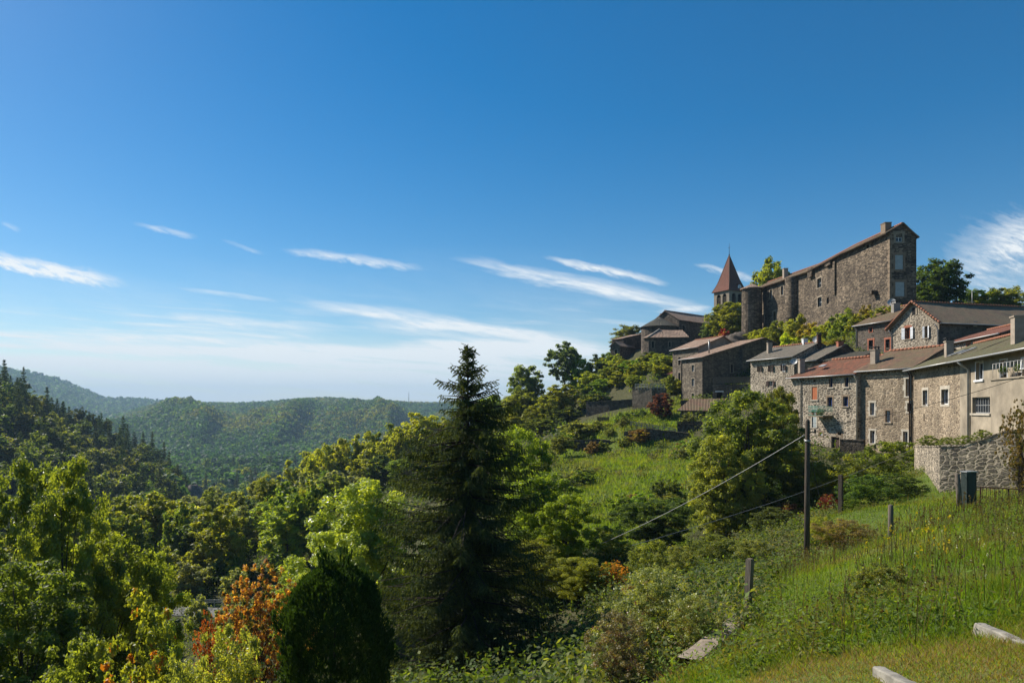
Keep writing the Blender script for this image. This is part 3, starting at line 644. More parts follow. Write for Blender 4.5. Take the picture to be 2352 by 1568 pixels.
TC, RC, FC = house('row_house', 'stone row house with two tall cream framed windows under a mossy roof', fC, 9.5, -6, 3.5, 1.95, 'rubble_warm', 'tile_green', rf=.5, vg=.02, ov=.75, gutter='metal',
    wins=[r3(1325, 918, 1368, 1052, surround='pale_stone', sw=.2), r3(1492, 910, 1556, 1045, surround='pale_stone', sw=.24), r3(1332, 1130, 1340, 1190, fill='dark', frame=None), r3(1340, 1318, 1355, 1355, fill='shutter_brown', surround='ashlar', sw=.1)])
chimney(RC, fC.pt(3.0, 4.2, -1.9), .6, .55, 1.3, 'chimney', True, Vector((fC.d.x, fC.d.y, 0)))
for s_ in (4.6, 7.0):
    mb = MB(); sl2 = 1.95/4.75; q = 1.3
    mb.obox(fC.pt(s_, 3.5+q*sl2+.15, -q), fC.v(.8, 0), fC.v(0, 1.1*sl2, -1.1), fC.v(0, .06, .02)); mb.build('skylight', M['metal'], RC)
fD = Fac(fC.B, along(C0, dC, 2500))
TD, RD, FD = house('row_house', 'beige rendered row house with a grey drainpipe and a barred window', fD, 9.5, -6, 3.5, 1.95, 'render', 'tile_green', rf=.5, vg=.02, ov=.75,
    wins=[r3(1800, 668, 1865, 825, surround='white', sw=.07, sill='white', cross=False), r3(2020, 648, 2082, 812, surround='white', sw=.07, sill='white'), r3(2212, 630, 2300, 790, surround='white', sw=.07, sill='white'), r3(1768, 980, 1926, 1126, bars=6, cross=True, frame='metal', surround=None, sill='pale_stone'), r3(1828, 1270, 1868, 1330, fill='dark')],
    pipes=[(fD.hit(*C3(1748, 900))[0], -5, 'metal', .11)])
sl2 = 1.95/4.75
chimney(RD, Vector(fD.pt(fD.hit(*C3(1995, 560))[0]-.3, 3.5+1.2*sl2, -1.2)), .62, .55, 1.7, 'chimney', False, Vector((fD.d.x, fD.d.y, 0)))
# projecting terrace block of the rendered house
fDo = Fac(fD.A+fD.n*.9, fD.B+fD.n*.9); s0, zt = fDo.hit(*C3(1936, 832))
mb = MB(); mb.obox(fD.pt(s0, -6, .004), fD.v(12, 0), fD.v(0, 0, .9), (0, 0, zt+6)); mb.obox(fD.pt(s0-.06, zt+.002, .004), fD.v(12, 0), fD.v(0, 0, .98), (0, 0, .09))
blk = mb.build('terrace', M['render'], TD)
mb = MB()
for k in range(14):
    x = s0+.1+k*.5; mb.tube([fD.pt(x, zt+.09,   .84), fD.pt(x, zt+1.0,   .84)], .014, 4)
mb.tube([fD.pt(s0+.1, zt+1.0,   .84), fD.pt(s0+9, zt+1.0,   .84)], .018, 4); mb.build('railing', M['metal'], blk)
for k, x in enumerate((.6, 2.6)):
    t_ = thing('flower_pot', ['small potted plant at the corner of the rendered terrace', 'potted plant by the middle of the rendered terrace'][k], 'flower pot', fD.pt(s0+x, zt+.092, .45))
    mb = MB(); mb.tube([fD.pt(s0+x, zt+.094, .45), fD.pt(s0+x, zt+.36, .45)], [.12, .17], 9); mb.build('pot', M['dark_metal'], t_); mini_plant('foliage', t_, fD.pt(s0+x, zt+.62, .45), .3, 150, (.05, .09, .03), 5+k)
mb = MB(); q = fD.pt(s0+4, zt+.09, .45)
for dx in (-.25, .25):
    for dy in (-.2, .2): mb.tube([q+Vector((dx, dy, 0)), q+Vector((dx*.9, dy*.9, .75))], .02, 5)
mb.obox(q+Vector((-.32, -.28, .4)), (.64, 0, 0), (0, .56, 0), (0, 0, .05)); mb.obox(q+Vector((-.3, .2, .45)), (.6, 0, 0), (0, .05, 0), (0, 0, .45))
tag(mb.build('garden_chair', M['white'], None, q), 'white garden chair on the terrace of the rendered house', 'chair').location = q

# --- houses behind the row
fH = fac_px(1966, 92, 105, 2050)
TH, RH, FH = house('stone_house', 'dark stone house with two brick framed windows and pale chimney', fH, 9, 1.5, 11.0, 2.3, 'rubble_dark', 'tile_brown', rf=.55, ze2=10.5, ov=.4,
    wins=[r3(840, 470, 880, 575, surround='brick', sw=.2, frame='shutter_brown', rail='wood_rail'), r3(990, 462, 1030, 565, surround='brick', sw=.2, frame='shutter_brown', rail='wood_rail'), r3(845, 358, 872, 398, surround='brick', sw=.1, fill='dark'), r3(993, 345, 1022, 382, surround='brick', sw=.1, fill='dark')],
    pipes=[(.15, 4, 'metal')])
chimney(RH, fH.pt(3.4, 12.2, -3.2), .85, .65, 1.35, 'render_grey', True); dish(RH, fH.pt(2.7, 13.9, -3.2), .5, (-.6, -.7, .3))
mb = MB(); mb.obox(fH.pt(.25, 4.3, .02), fH.v(fH.L-.5, 0), (0, 0, 2.0), fH.v(0, 0, .05)); mb.build('plaster_patch', M['render'], TH)
fG = fac_px(2047, 86, 105, 2157)
gw = dict(surround='brick', sw=.2, arch=True, shutters='shutter_white', frame='shutter_orange')
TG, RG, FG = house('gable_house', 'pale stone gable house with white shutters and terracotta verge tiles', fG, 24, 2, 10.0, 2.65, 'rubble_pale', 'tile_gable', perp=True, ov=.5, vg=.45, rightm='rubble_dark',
    wins=[r3(1168, 358, 1216, 460, **gw, sill='ashlar'), r3(1345, 345, 1372, 450, surround='ashlar', sw=.16, shutters='shutter_white', fill='dark', sill='ashlar', open=.3), r3(1172, 580, 1217, 640, **gw), r3(1335, 565, 1380, 625, surround='brick', sw=.22, arch=True, frame='shutter_orange')],
    pipes=[(.12, 3, 'metal'), (fG.L-.1, 3, 'metal')])
vb = MB()
for s in (-1, 1):
    L2 = fG.L/2; n = 12; sl_ = 2.65/L2
    for k in range(n):
        a, b = k/n, (k+1.06)/n; p = lambda q: fG.pt(L2+s*(L2+.5)*q, 12.65+.17-(L2+.5)*q*sl_, .42)
        vb.tube([p(a), p(b)], [.10, .13], 7)
vb.build('verge_tiles', M['ridge_tile'], RG)
mb = MB(); x = fG.L/2; mb.obox(fG.pt(x-.22, 11.2, .01), fG.v(.44, 0), (0, 0, .85), fG.v(0, 0, .03), 0); mb.build('vent_niche', M['dark'], TG)
mb = MB()
for e in (-.5, .24): mb.obox(fG.pt(x+e, 11.15, 0), fG.v(.25, 0), (0, 0, .8), fG.v(0, 0, .06))
mb.build('niche_surround', M['ashlar'], TG)
_, fGr, _, fGl = FG
s_ = 19.3; chimney(RG, fGr.pt(s_, 10.15, -.25), 1.1, .9, 2.2, 'chimney', True)
mb = MB(); q = fGr.pt(10, 12.8, -fG.L/2-1); mb.tube([q-Vector((0, 0, .5)), q+Vector((0, 0, 1.9))], .03, 5); mb.tube([q+Vector((-1.2, -.3, 1.75)), q+Vector((.5, .1, 1.75))], .02, 4); mb.tube([q+Vector((-.8, -.2, .5)), q+Vector((.5, .1, .5))], .02, 4); mb.build('antenna', M['metal'], RG)
mb = MB(); q = px_on(fGr, C3(1773, 348), .02); mb.obox(q, fGr.v(.55, 0), (0, 0, .6), fGr.v(0, 0, .05)); mb.build('meter_box', M['metal'], TG)
# bright red lean-to in front of the gable house's flank
A_ = V2((2157-CX)/F*75.5, 75.5); dE = V2(-.19, -.98).normalized(); fE = Fac(A_, along(A_, dE, 2302))
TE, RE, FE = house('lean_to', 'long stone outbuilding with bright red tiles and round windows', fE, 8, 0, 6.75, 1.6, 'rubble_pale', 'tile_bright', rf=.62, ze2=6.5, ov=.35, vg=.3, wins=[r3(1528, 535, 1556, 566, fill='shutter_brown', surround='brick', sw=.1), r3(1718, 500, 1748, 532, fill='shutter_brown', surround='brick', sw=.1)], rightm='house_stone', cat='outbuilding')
# grey roofed houses left of H
fF = fac_px(1724, 99, 112, 1824)
shw = dict(surround='ashlar', sw=.12, shutters='shutter_brown', open=.5)
TF, RF_, FF = house('stone_house', 'stone house under a grey tiled roof with open brown shutters', fF, 8.5, -2, 6.85, 1.9, 'rubble_pale', 'tile_grey', rf=.52, ov=.5, wins=[r4(1650, 592, 1668, 640, **shw), r4(1750, 585, 1770, 640, **shw), r4(1862, 580, 1882, 635, surround='white', sw=.1, shutters='shutter_brown', open=.5), r4(1738, 725, 1772, 770, surround='ashlar', shutters='shutter_brown')])
chimney(RF_, fF.pt(1.4, 7.7, -2.2), .6, .6, 1.5, 'chimney'); chimney(RF_, fF.pt(5.6, 8.2, -4.6), .6, .6, 1.3, 'white', False); dish(RF_, fF.pt(7.8, 9.3, -4.4), .5, (-.7, -.6, .3)); chimney(RF_, fF.pt(8.4, 8.0, -4.3), .45, .45, 1.8, 'rust')
fF2 = fac_px(1824, 92, 112, 1878)
T2, R2, F2 = house('stone_house', 'low stone house with pale grey tiles and a brick chimney', fF2, 8, -2, 6.15, 2.1, 'house_stone', 'tile_grey', rf=.6, ov=.4, ridge=None)
chimney(R2, fF2.pt(fF2.L-.4, 6.9, -4.3), .7, .6, 1.7, 'brick', False)
fF3 = fac_px(1886, 99, 122, 1972)
house('stone_house', 'small house behind the mossy barn with a red roof and white eaves board', fF3, 6, 1, 8.3, 1.6, 'house_stone', 'tile_red', rf=.6, ov=.3, gutter='white')
fF4 = fac_px(1876, 89, 122, 1968)
house('barn', 'low barn with a sagging mossy roof below the red roofed house', fF4, 6, -1, 6.0, 1.15, 'rubble_dark', 'slate', rf=.7, ov=.5, ridge=None, gutter=None, cat='barn')
# --- tall houses on the terraces
fK = fac_px(1565, 122, 111, 1613)
TK, RK, FK = house('tall_house', 'tall narrow stone house with three stacked windows and long red roof', fK, 16.4, -1.5, 8.5, 3.75, 'house_stone', 'tile_canal', rf=.8, ze2=11.2, ov=.35, vg=.3, ridge=None,
    wins=[r4(1045, 582, 1068, 638, surround='ashlar', sw=.16), r4(1045, 702, 1068, 770, surround='ashlar', sw=.16), r4(1045, 836, 1068, 898, surround='ashlar', sw=.16), r4(998, 545, 1010, 566, fill='dark'), r4(1085, 540, 1095, 556, fill='dark')],
    rwins=[r4(1336, 490, 1356, 515, fill='dark'), r4(1395, 575, 1415, 650, surround='ashlar', frame='shutter_brown')], pipes=[(.1, 1, 'dark_metal')])
mb = MB(); fKr = FK[1]; s0 = fKr.hit(*C4(1400, 600))[0]; s1 = fKr.hit(*C4(1470, 600))[0]
zk = 8.5+s0/(.8*16.4)*3.75-.25; mb.obox(fKr.pt(s1, -1.5, .003), fKr.v(16.4-s1, 0), fKr.v(0, 0, .9), (0, 0, zk+1.5)); wing = mb.build('wall', M['house_stone'], TK)
mb = MB(); q = px_on(fKr, C4(1250, 465), -1.5); q.z = 9.4; mb.tube([q, q+Vector((0, 0, 2.1))], .13, 8); mb.tube([q+Vector((0, 0, 2.15)), q+Vector((0, 0, 2.3))], [.2, .05], 8); mb.build('flue', M['metal'], RK)
fK0 = fac_px(1545, 133, 112, 1604)
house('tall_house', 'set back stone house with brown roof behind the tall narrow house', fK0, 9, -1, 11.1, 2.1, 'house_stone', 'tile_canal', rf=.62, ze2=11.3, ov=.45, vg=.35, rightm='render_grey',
    wins=[r4(925, 510, 948, 582, surround='ashlar', fill='shutter_brown', sw=.14), r4(925, 650, 945, 725, surround='ashlar', fill='shutter_brown', sw=.14), r4(925, 808, 948, 895, surround='ashlar', fill='shutter_brown', name='door', sw=.14), r4(998, 500, 1018, 525, surround='ashlar', fill='dark', sw=.1)])
fK2 = fac_px(1531, 136, 118, 1546)
house('porch', 'small red roofed porch against the set back stone house', fK2, 5, 1, 6.6, 1.4, 'wood_grey', 'tile_bright', rf=.9, ov=.3, ridge=None, gutter=None, cat='porch')
# terrace with wooden balustrade
fT = fac_px(1637, 110, 160, 1724)
T_ = thing('terrace_wall', 'stone terrace wall with a white lintel opening below the wooden balustrade', 'terrace wall', fT.pt(fT.L/2, -2, -2))
zt = fT.hit(*C4(1300, 756))[1]; o = [fT.hit(*C4(1268, 850))[0], fT.hit(*C4(1320, 850))[0], fT.hit(*C4(1295, 882))[1], fT.hit(*C4(1295, 823))[1]]
mb = MB(); wall(mb, fT, -4, [(0, zt), (fT.L, zt)], [o], 0, .8); q = Fac(fT.B, fT.B-fT.n*5); wall(mb, q, -4, [(0, zt), (5, zt)], []); q = Fac(fT.A-fT.n*5, fT.A); wall(mb, q, -4, [(0, zt), (5, zt)], [])
mb.face([fT.pt(0, zt), fT.pt(fT.L, zt), fT.pt(fT.L, zt, -5), fT.pt(0, zt, -5)]); mb.build('wall', M['house_stone'], T_); window(T_, fT, *o, fill='dark', depth=.8, lintel='white')
mb = MB(); z0 = zt+.01
n = int(fT.L/.16)
for k in range(n): mb.obox(fT.pt(fT.L*k/n+.015, z0+.25, -.16), fT.v(fT.L/n-.03, 0), (0, 0, .85), fT.v(0, 0, .025))
for zz in (.22, 1.12): mb.obox(fT.pt(0, z0+zz, -.12), fT.v(fT.L, 0), (0, 0, .09), fT.v(0, 0, .05))
for k in range(8): mb.obox(fT.pt((fT.L-.1)*k/7, z0, -.27), fT.v(.1, 0), (0, 0,   .84), fT.v(0, 0, .1))
tag(mb.build('balustrade', M['wood_grey'], None), 'weathered wooden balustrade on the stone terrace wall', 'balustrade')
# open shed
fS = fac_px(1562, 106, 165, 1618)
T_ = thing('open_shed', 'open shed with a reddish felt roof beside the big ash tree', 'shed', fS.pt(fS.L/2, -3, -2)); z = fS.hit(1590, 942)[1]; zg = z-3
mb = MB(); mb.slab(fS.pt(-.5, z, .3), fS.pt(fS.L+2, z, .3), fS.pt(fS.L+3.4, z+1.9, -5), fS.pt(1.6, z+1.9, -5), .16); mb.build('roof', M['tile_brown'], T_)
mb = MB(); mb.obox(fS.pt(0, zg, -5), fS.v(fS.L+2, 0), (0, 0, z+1.6-zg), fS.v(0, 0, .2)); mb.obox(fS.pt(fS.L+1.8, zg, -5), fS.v(.2, 0), (0, 0, 3.2), fS.v(0, 0, 5)); mb.build('wall', M['rubble_dark'], T_)
for x in (.05, fS.L*.55, fS.L+1.5):
    mb = MB(); mb.obox(fS.pt(x, zg, -.1), fS.v(.16, 0), (0, 0, 3-.15), fS.v(0, 0, .16)); mb.build('post', M['wood_grey'], T_)

# --- church, tower, castle
fN = fac_px(1498, 170, 130, 1560)
TN, RN, FN = house('church', 'dark stone village church with a round apse and pale canal tiles', fN, 17, 10, 21.0, 2.5, 'church_stone', 'tile_canal', perp=True, ov=.4, vg=.3, gutter=None, cat='church', rwins=[(C1(860, 1180), C1(885, 1235), dict(surround='ashlar', fill='dark', sw=.12))])
cx_ = fN.pt(fN.L/2-.2, 0, 2.2); R0 = 4.3; ap = MB(); rf_ = MB(); N = 26; za = 19.3
for k in range(N):
    a0, a1 = 2*math.pi*k/N, 2*math.pi*(k+1)/N; c = lambda a, r, z: Vector((cx_.x+math.cos(a)*r, cx_.y+math.sin(a)*r, z))
    ap.face([c(a0, R0, 10), c(a1, R0, 10), c(a1, R0, za), c(a0, R0, za)]); ap.face([c(a0, R0+.18, za-.25), c(a1, R0+.18, za-.25), c(a1, R0+.18, za+.02), c(a0, R0+.18, za+.02)]); ap.face([c(a0, R0, za-.25), c(a1, R0, za-.25), c(a1, R0+.18, za-.25), c(a0, R0+.18, za-.25)])
    u0, u1 = k*1.1, (k+1)*1.1
    rf_.face([c(a0, R0+.45, za), c(a1, R0+.45, za), c(a1, .15, za+2.6), c(a0, .15, za+2.6)], 0, [(u0, 0), (u1, 0), (u1-.5, 5), (u0+.5, 5)])
ap.build('apse', M['church_stone'], TN); rf_.build('apse_roof', M['slate'], TN)
chimney(RN, fN.pt(1.0, 21.3, -2.2), .5, .5, 2.0, 'chimney', False)
fCh = fac_px(1490, 152, 172, 1578); fCl = fac_px(1478.5, 153.5, 110, 1490)
T_ = thing('chapel', 'low side chapel with pale tiled roof in front of the church apse', 'chapel', fCh.pt(fCh.L/2, 10, -3)); zc = 15.55
mb = MB(); ops = [(fCh.hit(*C1(540, 1375))[0], fCh.hit(*C1(565, 1375))[0], fCh.hit(*C1(552, 1415))[1], fCh.hit(*C1(552, 1345))[1]), (fCh.hit(*C1(718, 1375))[0], fCh.hit(*C1(740, 1375))[0], fCh.hit(*C1(730, 1402))[1], fCh.hit(*C1(730, 1350))[1])]
wall(mb, fCh, 9, [(0, zc), (fCh.L, zc)], ops); fx = Fac(fCl.A, fCh.A); wall(mb, fx, 9, [(0, zc), (fx.L, zc)], []); bk = fCh.B-fCh.n*6; wall(mb, Fac(fCh.B, bk), 9, [(0, zc), (6, zc)], []); wall(mb, Fac(bk, fCl.A), 9, [(0, zc), (Fac(bk, fCl.A).L, zc)], [])
mb.build('wall', M['church_stone'], T_)
for o in ops: window(T_, fCh, *o, fill='dark', surround='ashlar', sw=.12)
mb = MB(); ap_ = fCh.pt(2.6, zc+2.1, -3.2); rg = fCh.pt(fCh.L-.6, zc+2.0, -4.2); e0 = fCh.pt(-.2, zc-.05, .4); e1 = fCh.pt(fCh.L+.4, zc-.05, .4); e2 = Vector((*(fCl.A+fCl.n*.4), zc-.05)); e3 = Vector((*(bk+fCh.d*.4), zc-.05))
mb.slab(e0, e1, rg, ap_, .12); mb.slab(e2, e0, ap_, ap_, .12); mb.slab(e1, e3, rg, rg, .12); mb.build('roof', M['tile_canal'], T_)
mb = MB(); mb.tube([e0+Vector((0, 0, .06)), ap_+Vector((0, 0, .06))], .14, 6); mb.build('ridge', M['pale_stone'], T_)
fL = fac_px(1402, 171, 140, 1424)
house('ivy_cottage', 'small ivy covered cottage with tiled gable left of the apse', fL, 7, 10, 15.3, 1.0, 'church_stone', 'tile_canal', perp=True, ov=.35, vg=.3, gutter=None, ridge=None, wins=[(C1(155, 1430), C1(178, 1478), dict(surround='ashlar', fill='dark', sw=.14))])
fL2 = fac_px(1406, 176, 125, 1432)
house('cottage', 'taller cottage with patchy canal tiles behind the ivy covered one', fL2, 8, 10, 17.4, 1.6, 'church_stone', 'tile_canal', rf=.9, ov=.3, gutter=None, ridge=None)

# bell tower
kx = (1674.7-CX)/F; Yc = 158.; cor = V2(kx*Yc, Yc); wT = 4.9; nl, nrr = 117, 207
dl = V2(-math.cos(rad(nl)), -math.sin(rad(nl))); dr = V2(-math.cos(rad(nrr)), -math.sin(rad(nrr)))
fTl = Fac(cor-dl*wT, cor); fTr = Fac(cor, cor+dr*wT); ctr = cor-dl*wT/2+dr*wT/2
T_ = thing('bell_tower', 'square stone bell tower with a red tiled spire, clock and cross', 'bell tower', (ctr.x, ctr.y, 12)); ze = 27.25; zbelt = 22.3
mb = MB(); p3, p4 = fTr.B, fTl.A-(cor-fTr.B)
back1, back2 = Fac(fTr.B, fTr.B-dl*wT), Fac(fTr.B-dl*wT, fTl.A)
arch = []
for (x0, x1, yt, yb) in ((1220, 1262, 860, 972), (1280, 1322, 848, 962)):
    s0, s1 = fTl.hit(*C1(x0, 910))[0], fTl.hit(*C1(x1, 910))[0]; arch.append((s0, s1, fTl.hit(*C1((x0+x1)/2, yb))[1], fTl.hit(*C1((x0+x1)/2, yt))[1]))
archr = [(wT-b, wT-a, c, d) for a, b, c, d in arch]
for f, ops in ((fTl, arch), (fTr, archr), (back1, []), (back2, [])):
    wall(mb, f, 11, [(0, zbelt), (wT, zbelt)], [], 0); wall(mb, f, zbelt, [(0, ze), (wT, ze)], ops, 1, .35)
    mb.obox(f.pt(-.14, zbelt-.14, 0), f.v(wT+.28, 0), (0, 0, .26), f.v(0, 0, .14), 1)
    for a, b, c, d in ops:      # rounded heads
        r = (b-a)/2; m = (a+b)/2; n = 6
        for sg in (-1, 1):
            for k in range(n):
                t0, t1 = k/n*math.pi/2, (k+1)/n*math.pi/2; q = lambda t: f.pt(m+sg*r*math.cos(t), d-r+r*math.sin(t)); cc = f.pt(m+sg*r, d)
                mb.face([cc, q(t0), q(t1)] if sg > 0 else [cc, q(t1), q(t0)], 1)
mb.build('wall', [M['church_stone'], M['ashlar']], T_)
for f, ops in ((fTl, arch), (fTr, archr)):
    for a, b, c, d in ops:
        lv = MB(); lv.face([f.pt(a, c, -.34), f.pt(b, c, -.34), f.pt(b, d, -.34), f.pt(a, d, -.34)], 1); n = 9
        for k in range(n):
            z = c+(d-c)*.8*k/n; lv.obox(f.pt(a, z+.03, -.3), f.v(b-a, 0), f.v(0, .12, -.0)+f.v(0, -.2, .2), f.v(0, .04, 0), 0)
        lv.build('louvre', [M['wood_grey'], M['dark']], T_)
sp_ = MB(); zap = 35.8
prof = [(wT/2+.38, ze-.12), (wT/2-.22, ze+1.15), (wT/2-.75, ze+2.6), (.06, zap)]
def ring(r, z): return [Vector((ctr.x+(dl.x*a+dr.x*b)*r, ctr.y+(dl.y*a+dr.y*b)*r, z)) for a, b in ((-1, -1), (1, -1), (1, 1), (-1, 1))]
for (ra, zA), (rb_, zB) in zip(prof, prof[1:]):
    q0, q1 = ring(ra, zA), ring(rb_, zB)
    for k in range(4):
        k2 = (k+1) % 4; h_ = (zB-zA)
        sp_.face([q0[k], q0[k2], q1[k2], q1[k]], 0, [(-ra, zA), (ra, zA), (rb_, zB), (-rb_, zB)])
q0 = ring(prof[0][0], prof[0][1]); sp_.face(q0[::-1], 0)
SPI = sp_.build('spire', M['spire_tile'], T_)
hb = MB()
for k in range(4): hb.tube([ring(r, z)[k] for r, z in prof], .07, 6)
hb.build('hip_tiles', M['tile_canal'], SPI)
mb = MB(); top = Vector((ctr.x, ctr.y, zap)); mb.tube([top-Vector((0, 0, .3)), top+Vector((0, 0, 2.9))], [.07, .03], 6); mb.tube([top+Vector((-.33*dl.x, -.33*dl.y, 1.9)), top+Vector((.33*dl.x, .33*dl.y, 1.9))], .045, 5); mb.tube([top+Vector((0, 0, .1)), top+Vector((0, 0, .35))], [.16, .1], 7)
mb.build('cross', M['dark_metal'], SPI)
# clock dormer on the right spire face
cs, _ = fTr.hit(*C1(1458, 778)); zc = (HY-C1(1458, 778)[1])/F*(fTr.A.y+cs*fTr.d.y); rcl = .56
mb = MB(); mb.obox(fTr.pt(cs-rcl*1.25, zc-rcl*1.5, -1.6), fTr.v(rcl*2.5, 0), (0, 0, rcl*2.9), fTr.v(0, 0, 1.62)); dm = mb.build('clock_housing', M['spire_tile'], T_)
mb = MB(); N = 24
pc = lambda r, t, o: fTr.pt(cs+r*math.sin(t), zc+r*math.cos(t), o)
for k in range(N): a, b = 2*math.pi*k/N, 2*math.pi*(k+1)/N; mb.face([pc(0, 0, .07), pc(rcl, a, .07), pc(rcl, b, .07)], 0); mb.face([pc(rcl, a, .07), pc(rcl, a, .0), pc(rcl, b, .0), pc(rcl, b, .07)], 0)
ck = mb.build('clock_face', M['white'], dm)
mb = MB()
for k in range(12): a = k*math.pi/6; mb.obox(pc(rcl*.74, a, .074)-fTr.v(.02, 0), fTr.v(.045, 0), pc(rcl*.93, a, 0)-pc(rcl*.74, a, 0), fTr.v(0, 0, .01))
for a, l, w_ in ((rad(12), .5, .1), (rad(150), .8, .07)):
    mb.tube([pc(-.1*rcl, a, .1), pc(rcl*l, a, .1)], [w_*.6, w_*.35], 5)
mb.build('hands', M['dark'], ck)

# castle
cw = dict(surround='ashlar', sw=.22, depth=.4)
cp = [V2(50.5, 139), V2(53.0, 121.5), V2(52.2, 107.5), V2(52.3, 94.5)]; cdp = 3.7; ez, er, ez2 = 24.35, 1.0, 23.6
TCa = thing('castle', 'long dark stone castle with a sweeping roof on the hilltop', 'castle', (54, 117, 9))
segs = [Fac(cp[i], cp[i+1]) for i in range(3)]; fc = segs[2]
vn = [segs[0].n, (segs[0].n+segs[1].n).normalized(), (segs[1].n+segs[2].n).normalized(), segs[2].n]
def cq(i, o, z, e=0): q = cp[i]+vn[i]*o+segs[min(i, 2)].d*e; return Vector((q.x, q.y, z))
cwin = [r2(495, 850, 520, 945, **cw), r2(615, 810, 642, 905, **cw), r2(742, 742, 772, 830, **cw), r2(412, 1120, 436, 1215, **cw), r2(532, 1085, 558, 1185, **cw, frame='shutter_brown'), r2(670, 1040, 695, 1145, **cw, frame='shutter_brown'),
    r2(1015, 722, 1060, 825, **cw, cross=True), r2(1020, 930, 1065, 1035, **cw, cross=True), r2(1285, 622, 1318, 712, **cw, cross=True), r2(1118, 935, 1142, 1000, fill='dark', depth=.5), r2(1287, 965, 1325, 1025, **cw), r2(1296, 822, 1314, 855, fill='dark', depth=.5), r2(1556, 352, 1588, 395, surround='ashlar', fill='dark', depth=.5), r2(1031, 592, 1050, 628, fill='dark', depth=.5), r2(540, 905, 552, 928, fill='brown_stone', depth=.1)]
cwr = [r2(1880, 232, 1950, 320, surround='ashlar', sw=.3, cross=True, depth=.2), r2(1872, 465, 1960, 625, surround='brown_stone', sw=.3, fill='shutter_grey', depth=.12), r2(1874, 762, 1975, 920, surround='brown_stone', sw=.3, fill='shutter_grey', depth=.12)]
def c_open(f, w):
    (x0, y0), (x1, y1) = w[0], w[1]; ym = (y0+y1)/2; xm = (x0+x1)/2; return f.hit(x0, ym)[0], f.hit(x1, ym)[0], f.hit(xm, y1)[1], f.hit(xm, y0)[1]
mb = MB(); jobs = []
fcr = Fac(cp[3], cp[3]-vn[3]*cdp); pr_c = [(0, ez), (cdp*.48, ez+er), (cdp, ez2)]
for f in segs+[fcr]:
    ops = []
    for w in (cwin if f is not fcr else cwr):
        o = c_open(f, w)
        if o[0] > .1 and o[1] < f.L-.1: ops.append(o); jobs.append((f, o, w))
    wall(mb, f, 9, [(0, ez), (f.L, ez)] if f is not fcr else pr_c, ops, 0, .5)
bkp = [cp[i]-vn[i]*cdp for i in range(4)]
for i in range(3): q = Fac(bkp[i+1], bkp[i]); wall(mb, q, 9, [(0, ez2), (q.L, ez2)], [])
q = Fac(bkp[0], cp[0]); wall(mb, q, 9, [(cdp-s_, z_) for s_, z_ in pr_c[::-1]], [])
mb.build('wall', M['castle_stone'], TCa)
for f, o, w in jobs: window(TCa, f, *o, **w[2])
rb = MB(); sl_ = er/(cdp*.48); sl2_ = (ez+er-ez2)/(cdp*.52); ov_ = .75; th_ = .16; zf_ = ez-ov_*sl_+th_; zt_ = ez+er+th_; zb_ = ez2-.3*sl2_+th_
for i in range(3):
    e0, e1 = (-.3 if i == 0 else 0), (.3 if i == 2 else 0)
    rb.slab(cq(i, ov_, zf_, e0), cq(i+1, ov_, zf_, e1), cq(i+1, -.48*cdp, zt_, e1), cq(i, -.48*cdp, zt_, e0), th_)
    rb.slab(cq(i+1, -cdp-.3, zb_, e1), cq(i, -cdp-.3, zb_, e0), cq(i, -.48*cdp, zt_, e0), cq(i+1, -.48*cdp, zt_, e1), th_)
RCa = rb.build('roof', M['tile_brown'], TCa)
for i in range(3):
    mb = MB(); a_, b_ = cq(i, -.48*cdp, zt_+.02), cq(i+1, -.48*cdp, zt_+.02); n = int((b_-a_).length/.45)
    for k in range(n): mb.tube([a_.lerp(b_, k/n), a_.lerp(b_, (k+.93)/n)], [.13, .105], 7)
    mb.build('ridge', M['ridge_tile'], RCa)
def con(px, py): 
    for f in segs:
        t_, z_ = f.hit(px, py)
        if -.01 <= t_ <= f.L+.01: return f, t_, z_
    return segs[2], t_, z_
f_, t_, _ = con(*C2(1680, 200)); chimney(RCa, f_.pt(t_, 24.7, -1.2), 1.2, .9, 1.5, 'brown_stone', False, Vector((f_.d.x, f_.d.y, 0)))
f_, t_, _ = con(*C2(610, 700)); chimney(RCa, f_.pt(t_, 24.4, -1.0), .8, .8, 2.2, 'chimney', False)
f_, sc, _ = con(*C2(748, 900)); mb = MB(); n = 12; hw_ = 1.5
if True:
    for k in range(n):      # rounded pier under the eaves
        a0, a1 = math.pi*k/n, math.pi*(k+1)/n; g_ = lambda a, z, m=1: f_.pt(sc-hw_*m*math.cos(a), z, 1.35*m*math.sin(a))
        mb.face([g_(a0, 16.6), g_(a1, 16.6), g_(a1, 24.0), g_(a0, 24.0)]); mb.face([g_(a0, 15.5, .55), g_(a1, 15.5, .55), g_(a1, 16.6), g_(a0, 16.6)])
    mb.obox(f_.pt(sc-.9, 8, .003), f_.v(1.8, 0), (0, 0, 8.2), f_.v(0, 0, .95)); mb.build('pier', M['castle_stone'], TCa)
for (xa, xb, ya, yb, o_) in ((1205, 1225, 545, 900, .3), (940, 985, 630, 720, .55), (1130, 1190, 555, 600, .5), (1640, 1680, 870, 905, .9)):
    f_, a_, z1_ = con(*C2(xa, ya)); b_ = f_.hit(*C2(xb, ya))[0]; z0_ = f_.hit(*C2(xa, yb))[1]
    mb = MB(); mb.obox(f_.pt(a_, z0_, -.01), f_.v(b_-a_, 0), (0, 0, z1_-z0_), f_.v(0, 0, o_)); mb.build('corbel', M['castle_stone'], TCa)
q = MB()
